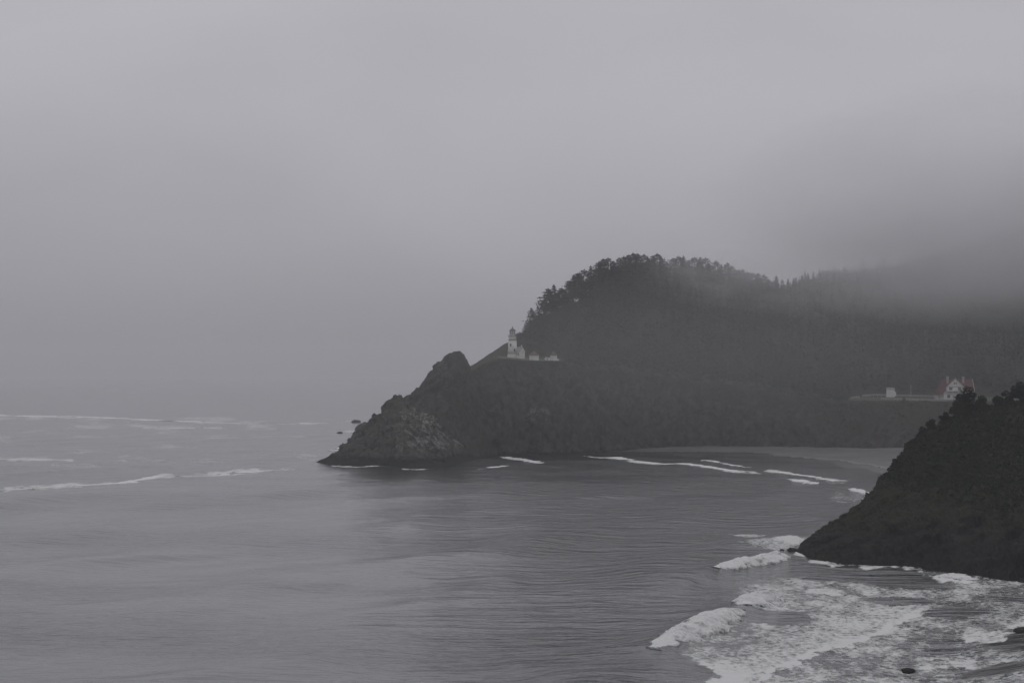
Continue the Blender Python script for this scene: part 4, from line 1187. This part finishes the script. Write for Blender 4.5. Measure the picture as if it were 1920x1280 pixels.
def hip_house(name, px, py, Y, w, d, wall, roof, rz, roofmat, label, over=0.3, ridge=0.3, door=True):
    g = P(px, py, Y)
    e = empty(name, g, rz)
    MB().box(-w / 2, w / 2, -d / 2, d / 2, -1.5, wall).build('wall', M['masonry'], e)
    a, b, r = w / 2 + over, d / 2 + over, w * ridge / 2
    z0, z1 = wall - 0.02, wall + roof
    rf = MB().add([(-a, -b, z0), (a, -b, z0), (a, b, z0), (-a, b, z0), (-r, 0, z1), (r, 0, z1)],
                  [(0, 1, 5, 4), (2, 3, 4, 5), (1, 2, 5), (3, 0, 4), (3, 2, 1, 0)])
    ro = rf.build('roof', roofmat, e)
    MB().bar((0, 0, z1 - 0.1), (0, 0, z1 + 0.5), 0.12, 8).build('roof_vent', M['trim'], ro)
    MB().box(-a, a, -b - 0.03, -b, z0 - 0.16, z0 + 0.02).build('fascia', M['white'], ro)
    if door:
        f = MB().box(-0.55, 0.55, -d / 2 - 0.05, -d / 2 + 0.02, 0.0, 2.1).build('door', M['porch'], e)
        MB().box(0.36, 0.44, -d / 2 - 0.10, -d / 2 - 0.05, 1.0, 1.12).build('handle', M['iron'], f)
    return prop(e, label, 'outbuilding', 'outbuildings beside the lighthouse')
hip_house('oil_house', 1001.5, 676.2, 1556, 4.8, 3.8, 3.0, 2.5, math.radians(-16), M['dullred'], 'white oil house with faded red hipped roof beside the lighthouse', door=False)
hip_house('oil_house', 1038.2, 676.0, 1560, 3.5, 3.4, 2.9, 2.5, math.radians(-8), M['dullred'], 'white oil house with red roof farthest from the lighthouse', door=False)

def small_shed():
    g = P(1026.8, 676.2, 1558)
    e = empty('shed', g, math.radians(-6))
    MB().prism([(-1.3, -1.2), (1.3, -1.2), (1.3, 1.95), (-1.3, 2.15)], -1.2, 1.2).build('wall', M['white'], e)
    MB().slab([(-1.4, -1.3, 2.22), (1.4, -1.3, 2.02), (1.4, 1.3, 2.02), (-1.4, 1.3, 2.22)], 0.06).build('roof', M['greyroof'], e)
    MB().box(-0.4, 0.4, -1.25, -1.19, 0, 1.75).build('door', M['porch'], e)
    prop(e, 'small white flat-roofed shed between the two oil houses', 'shed', 'outbuildings beside the lighthouse')
    g = P(1021.6, 673.0, 1557)
    e = empty('sign_board', g - np.array([0, 0, 0.9]))
    MB().box(-0.35, 0.35, -0.04, 0.04, 0.85, 1.35).build('board', M['white'], e)
    MB().box(-0.05, 0.05, -0.03, 0.03, -0.4, 0.848).build('post', M['trim'], e)
    prop(e, 'tiny white sign board standing beside the small shed', 'sign')
    g = P(1045.2, 676.2, 1560)
    e = empty('lean_to', g)
    MB().prism([(-0.7, -1.2), (0.9, -1.2), (0.9, 0.7), (-0.7, 2.0)], -1.3, 1.0).build('wall', M['white'], e)
    MB().slab([(-0.75, -1.4, 2.12), (1.1, -1.4, 0.63), (1.1, 1.1, 0.63), (-0.75, 1.1, 2.12)], 0.07).build('roof', M['greyroof'], e)
    prop(e, 'white lean-to against the oil house farthest from the lighthouse', 'shed')
small_shed()

# low terrace wall and lawn before the lighthouse
def terrace():
    rows = []
    for px in np.linspace(934, 1052, 40):
        a = rail(np.array([px]), H_EDGE)[0]; b = rail(np.array([px]), H_BACK)[0]
        rows.append([a * (1 - t) + b * t + np.array([0, 0, 0.25]) for t in np.linspace(-0.05, 0.75, 8)])
    G = np.array(rows); idx = np.arange(G.shape[0] * G.shape[1]).reshape(G.shape[:2])
    f = np.stack([idx[:-1, :-1].ravel(), idx[1:, :-1].ravel(), idx[1:, 1:].ravel(), idx[:-1, 1:].ravel()], 1)
    o = link('lawn', make_mesh('lawn', G.reshape(-1, 3), f, M['lawn'], True))
    prop(o, 'mown lawn on the terrace before the lighthouse', 'lawn', kind='structure')
    a, b = P(1012, 676.6, 1554), P(1022, 676.6, 1556)
    e = empty('low_wall', a)
    L = float(np.hypot(b[0] - a[0], b[1] - a[1])); e.rotation_euler = (0, 0, math.atan2(b[1] - a[1], b[0] - a[0]))
    MB().box(0, L, -0.2, 0.2, -1, 0.45).build('wall', M['porch'], e)
    MB().box(-0.05, L + 0.05, -0.26, 0.26, 0.45, 0.55).build('coping', M['trim'], e)
    prop(e, 'low pale wall joining the two oil houses', 'wall')
terrace()

def keepers_house():
    Y = 1618.0
    g = P(1790.6, 750.0, Y)
    e = empty('keepers_house', g, math.radians(4))
    # main block: ridge along x
    y0, y1 = -4.6, 4.6
    MB().prism([(-8.0, -2.5), (10.2, -2.5), (10.2, 5.6), (-8.0, 5.6)], y0, y1).build('wall', M['white'], e)
    # gable wall at the far end
    gv = MB(); gv.add([(10.05, y0, 5.6), (10.05, y1, 5.6), (10.05, 0, 12.3), (10.2, y0, 5.6), (10.2, y1, 5.6), (10.2, 0, 12.3)],
                      [(0, 2, 1), (3, 4, 5), (0, 3, 5, 2), (1, 2, 5, 4), (0, 1, 4, 3)]); gv.build('end_gable', M['white'], e)
    rf = MB()
    rz, ez, ey = 12.75, 5.3, 5.2
    rf.slab([(-8.4, -ey, ez), (10.7, -ey, ez), (10.7, 0, rz), (-8.0, 0, rz)], 0.2)
    rf.slab([(10.7, ey, ez), (-8.4, ey, ez), (-8.0, 0, rz), (10.7, 0, rz)], 0.2)
    ro = rf.build('roof', M['redroof'], e)
    # steep end slope sweeping down over the side verandah
    hp = MB().slab([(-11.9, ey, 3.0), (-11.9, -ey - 0.3, 3.0), (-7.95, -0.6, rz - 0.05), (-7.95, 0.6, rz - 0.05)], 0.2)
    hp.slab([(-11.9, -ey - 0.3, 3.02), (-8.0, -ey - 0.3, 4.9), (-7.9, -0.6, rz - 0.08)], 0.18)
    hp.build('end_roof', M['redroof'], ro)
    MB().box(-8.2, 10.7, -0.12, 0.12, rz - 0.04, rz + 0.14).build('ridge_cap', M['dullred'], ro)
    for sgn in (-1, 1):
        MB().slab([(10.72, sgn * (ey + 0.1), ez - 0.35), (10.72, sgn * (ey + 0.1), ez + 0.15), (10.72, 0, rz + 0.2), (10.72, 0, rz - 0.35)][::sgn], -0.16 * 1).build('bargeboard', M['white'], e)
    # front cross gable
    fy = -7.6
    MB().prism([(-6.6, 5.6), (3.2, 5.6), (3.2, 8.1), (-1.7, 12.55), (-6.6, 8.1)], fy, -0.5).build('front_gable', M['white'], e)
    MB().box(-6.9, 3.5, fy - 0.18, fy - 0.003, 8.05, 8.3).build('gable_band', M['trim'], e)
    fr = MB()
    fr.slab([(-7.25, fy - 0.5, 7.78), (-7.25, -0.2, 7.78), (-1.7, -0.2, 12.82), (-1.7, fy - 0.5, 12.82)][::-1], 0.18)
    fr.slab([(3.85, fy - 0.5, 7.78), (3.85, -0.2, 7.78), (-1.7, -0.2, 12.82), (-1.7, fy - 0.5, 12.82)], 0.18)
    fr.build('gable_roof', M['redroof'], ro)
    for (xa, za, xb, zb) in ((-7.3, 7.6, -1.7, 12.7), (4.0 - 0.1, 7.6, -1.7, 12.7)):
        m = MB(); d = Vector((xb - xa, 0, zb - za)).normalized(); up = Vector((-d.z, 0, d.x)) if xa < xb else Vector((d.z, 0, -d.x))
        m.add([(xa, fy - 0.62, za), (xb, fy - 0.62, zb), (xb, fy - 0.62, zb + 0.38), (xa, fy - 0.62, za + 0.38), (xa, fy - 0.52, za), (xb, fy - 0.52, zb), (xb, fy - 0.52, zb + 0.38), (xa, fy - 0.52, za + 0.38)],
              [(0, 1, 2, 3), (7, 6, 5, 4), (0, 4, 5, 1), (3, 2, 6, 7), (0, 3, 7, 4), (1, 5, 6, 2)])
        m.build('bargeboard', M['white'], e)
    for x in (-2.25, -1.15): window(e, x, fy - 0.02, 9.6, 0.62, 1.15, mull=0)
    for x in (-4.4, 0.9): window(e, x, fy - 0.02, 6.15, 2.0, 1.65, mull=2)
    # porch under the gable
    MB().box(-7.2, 3.8, fy - 0.3, y0 - 0.003, 5.32, 5.597).build('porch_ceiling', M['porch'], e)
    MB().box(-12.0, 4.2, fy - 0.4, y0 - 0.003, -2.5, 0.45).build('porch_floor', M['porch'], e)
    MB().box(-12.0, -8.003, y0, y1, -2.5, 0.45).build('verandah_floor', M['porch'], e)
    for x in (-6.8, -3.3, 0.2, 3.4): MB().box(x - 0.14, x + 0.14, fy - 0.15, fy + 0.13, 0.45, 5.32).build('porch_post', M['white'], e)
    for y in (-5.2, -2.4, 0.4, 3.2): MB().box(-11.75, -11.5, y - 0.12, y + 0.12, 0.45, 3.1).build('porch_post', M['white'], e)
    for x in (-10.4, -9.0): MB().box(x - 0.12, x + 0.12, -5.35, -5.1, 0.45, 3.4).build('porch_post', M['white'], e)
    rl = MB()
    for z in (0.75, 1.35):
        rl.box(-11.7, -8.3, -5.28, -5.18, z, z + 0.1); rl.box(-11.68, -11.58, -5.17, 3.2, z, z + 0.1)
        rl.box(-6.6, 3.3, fy - 0.05, fy + 0.05, z, z + 0.1)
    rl.build('porch_rail', M['white'], e)
    bal = MB()
    for k in range(18): bal.box(-6.5 + k * 0.57, -6.44 + k * 0.57, fy - 0.03, fy + 0.03, 0.45, 0.749)
    bal.build('porch_balusters', M['white'], e)
    for x in (-5.0, 0.6): window(e, x, y0 - 0.02, 1.3, 1.7, 2.0, mull=1)
    d = MB().box(-2.7, -1.5, y0 - 0.06, y0 - 0.003, 0.45, 2.75).build('door', M['porch'], e)
    MB().box(-1.72, -1.62, y0 - 0.12, y0 - 0.063, 1.4, 1.55).build('handle', M['iron'], d)
    for x in (5.4, 8.2): window(e, x, y0 - 0.02, 1.6, 1.2, 2.2, mull=1)
    for (x, y, top, nm) in ((-4.9, -1.6, 14.5, 0), (4.7, -1.2, 14.2, 1)):
        c_ = MB().box(x - 0.65, x + 0.65, y - 0.5, y + 0.5, 9.0, top).build('chimney', M['brick'], e)
        MB().box(x - 0.78, x + 0.78, y - 0.63, y + 0.63, top - 0.35, top - 0.003 + 0.05).build('chimney_cap', M['brick'], c_)
    MB().box(-1.76, -1.64, fy - 0.58, fy - 0.5, 12.9, 13.6).build('finial', M['white'], e)
    prop(e, 'white keepers house with red roof, front gable and two chimneys', 'house')
keepers_house()

def garage():
    g = P(1669.8, 738.2, 1634)
    e = empty('garage', g, math.radians(-12))
    MB().prism([(-2.4, -2.0), (2.4, -2.0), (2.4, 2.7), (-2.4, 2.7)], -2.2, 2.2).build('wall', M['white'], e)
    MB().add([(-2.75, -2.55, 2.62), (2.75, -2.55, 2.62), (2.75, 2.55, 2.62), (-2.75, 2.55, 2.62), (-2.1, 0, 3.9), (2.1, 0, 3.9)],
             [(0, 1, 5, 4), (2, 3, 4, 5), (1, 2, 5), (3, 0, 4), (3, 2, 1, 0)]).build('roof', M['greyroof'], e)
    d = MB().box(-1.0, 1.0, -2.27, -2.203, -0.2, 2.1).build('door', M['white'], e)
    MB().box(0.75, 0.85, -2.33, -2.273, 0.9, 1.05).build('handle', M['iron'], d)
    MB().prism([(2.403, -1.5), (3.3, -1.5), (3.3, 0.9), (2.403, 1.8)], -1.6, 1.6).build('lean_to', M['white'], e)
    prop(e, 'small white garage standing apart from the keepers house', 'outbuilding')
garage()

def fence(pts, h, label, spacing=2.4):
    """white board fence through world points: each post a part, the rails, and the pickets joined"""
    q = np.array(pts); e = empty('white_fence', q[0])
    q = q - q[0]
    L = np.r_[0, np.cumsum(np.linalg.norm(np.diff(q, axis=0), axis=1))]
    at = lambda s: np.array([np.interp(s, L, q[:, k]) for k in range(3)])
    n = max(2, int(L[-1] / spacing))
    pm = make_mesh('post', MB().box(-0.09, 0.09, -0.09, 0.09, -1.2, h + 0.12).v, MB().box(-0.09, 0.09, -0.09, 0.09, -1.2, h + 0.12).f, M['fence'])
    for i in range(n + 1):
        o = link('post', pm, e); o.location = tuple(at(L[-1] * i / n))
    for z in (0.3 * h, 0.82 * h):
        rl = MB()
        for i in range(n):
            a, b = at(L[-1] * i / n), at(L[-1] * (i + 1) / n)
            rl.bar(a + (0, -0.12, z), b + (0, -0.12, z), 0.06, 4)
        rl.build('rail', M['fence'], e)
    pk = MB()
    k = int(L[-1] / 0.2)
    for i in range(k):
        a = at(L[-1] * (i + 0.5) / k); pk.box(a[0] - 0.065, a[0] + 0.065, a[1] - 0.20, a[1] - 0.175, a[2] + 0.05, a[2] + h)
    pko = pk.build('pickets', M['fence'], e); pko['kind'] = 'stuff'
    prop(e, label, 'fence', 'white fences by the keepers house')
fence([P(1652, 748.6, 1606), P(1690, 749.6, 1605), P(1730, 751.0, 1603), P(1792, 752.2, 1600)], 1.15, 'white picket fence along the terrace edge in front of the keepers house')
fence([P(1617, 743.4, 1634), P(1640, 741.8, 1636), P(1700, 743.2, 1636), P(1758, 744.6, 1634)], 1.25, 'white fence running behind the terrace lawn from the garage to the house')
fence([P(1596, 747.3, 1622), P(1604, 746.0, 1626), P(1612, 745.6, 1630)], 1.1, 'short white fence end at the outer corner of the terrace', 1.8)
def pole():
    g = P(1708, 741, 1640)
    e = empty('flag_pole', g)
    MB().bar((0, 0, -1), (0, 0, 6.2), 0.09, 8, 0.06).build('pole', M['white'], e)
    MB().lathe([(0.05, 6.18), (0.14, 6.28), (0.05, 6.4)], 8).build('ball', M['white'], e)
    prop(e, 'thin pale pole between the garage and the keepers house', 'pole')
pole()
def house_lawn():
    rows = []
    for px in np.linspace(1592, 1950, 60):
        a = rail(np.array([px]), H_EDGE)[0]; b = rail(np.array([px]), H_BACK)[0]
        rows.append([a * (1 - t) + b * t + np.array([0, 0, 0.22]) for t in np.linspace(0.0, 1.0, 8)])
    G = np.array(rows); idx = np.arange(G.shape[0] * G.shape[1]).reshape(G.shape[:2])
    f = np.stack([idx[:-1, :-1].ravel(), idx[1:, :-1].ravel(), idx[1:, 1:].ravel(), idx[:-1, 1:].ravel()], 1)
    o = link('house_lawn', make_mesh('house_lawn', G.reshape(-1, 3), f, M['lawn'], True))
    prop(o, 'lawn on the bluff round the keepers house', 'lawn', kind='structure')
house_lawn()

# ------------------------------------------------------------------ air: even haze, and banks of fog on the hill
def haze():
    mb = MB().box(-27000, 27000, -10000, 27500, -10, 330)
    m = bpy.data.materials.new('haze'); m.use_nodes = True
    nt = m.node_tree; nt.nodes.clear()
    o = nt.nodes.new('ShaderNodeOutputMaterial'); v = nt.nodes.new('ShaderNodeVolumePrincipled')
    v.inputs['Color'].default_value = (0.93, 0.935, 0.96, 1)
    v.inputs['Density'].default_value = HAZE_DENSITY
    v.inputs['Anisotropy'].default_value = 0.0
    nt.links.new(v.outputs[0], o.inputs['Volume'])
    ob = mb.build('haze', m)
    prop(ob, 'thin grey sea haze filling the air', 'haze', kind='stuff')
haze()

def fog_bank(name, px, py, Y, rad, dens, nscale, lo, hi, label, rot=0.0, squash=0.5):
    import bmesh
    bm = bmesh.new(); bmesh.ops.create_icosphere(bm, subdivisions=3, radius=1.0)
    v = [q.co[:] for q in bm.verts]; fc = [tuple(q.index for q in f.verts) for f in bm.faces]; bm.free()
    m = bpy.data.materials.new(name); m.use_nodes = True
    nt = m.node_tree; nt.nodes.clear()
    o = nt.nodes.new('ShaderNodeOutputMaterial'); pv = nt.nodes.new('ShaderNodeVolumePrincipled')
    pv.inputs['Color'].default_value = (0.985, 0.985, 0.995, 1)
    tcn = N(nt, 'ShaderNodeTexCoord')
    ln = N(nt, 'ShaderNodeVectorMath', operation='LENGTH'); nt.links.new(tcn.outputs['Object'], ln.inputs[0])
    fall = sstep(nt, ln.outputs['Value'], 1.0, squash)
    nz = noise(nt, nscale, 4, 0.55, tcn.outputs['Object'], 0.3)
    d = mth(nt, 'MULTIPLY', fall, sstep(nt, nz, lo, hi))
    nt.links.new(mth(nt, 'MULTIPLY', d, dens), pv.inputs['Density'])
    nt.links.new(pv.outputs[0], o.inputs['Volume'])
    ob = link(name, make_mesh(name, v, fc, m))
    c = P(px, py, Y)
    ob.location = tuple(float(q) for q in c); ob.scale = rad; ob.rotation_euler = (0, rot, 0)
    prop(ob, label, 'fog', kind='stuff')
fog_bank('fog_bank', 1890, 378, 1650, (215, 130, 82), 0.036, 2.2, 0.20, 0.70, 'low cloud sitting on the ridge at the picture edge', rot=-0.06, squash=0.28)
fog_bank('fog_wisp', 1380, 512, 1700, (118, 62, 34), 0.012, 2.4, 0.32, 0.68, 'wisp of fog drifting over the hilltop trees', rot=0.12, squash=0.1)
fog_bank('fog_veil', 1350, 640, 1480, (300, 120, 72), 0.0012, 0.8, 0.0, 0.5, 'thin veil of mist hanging before the wooded hillside', squash=0.1)
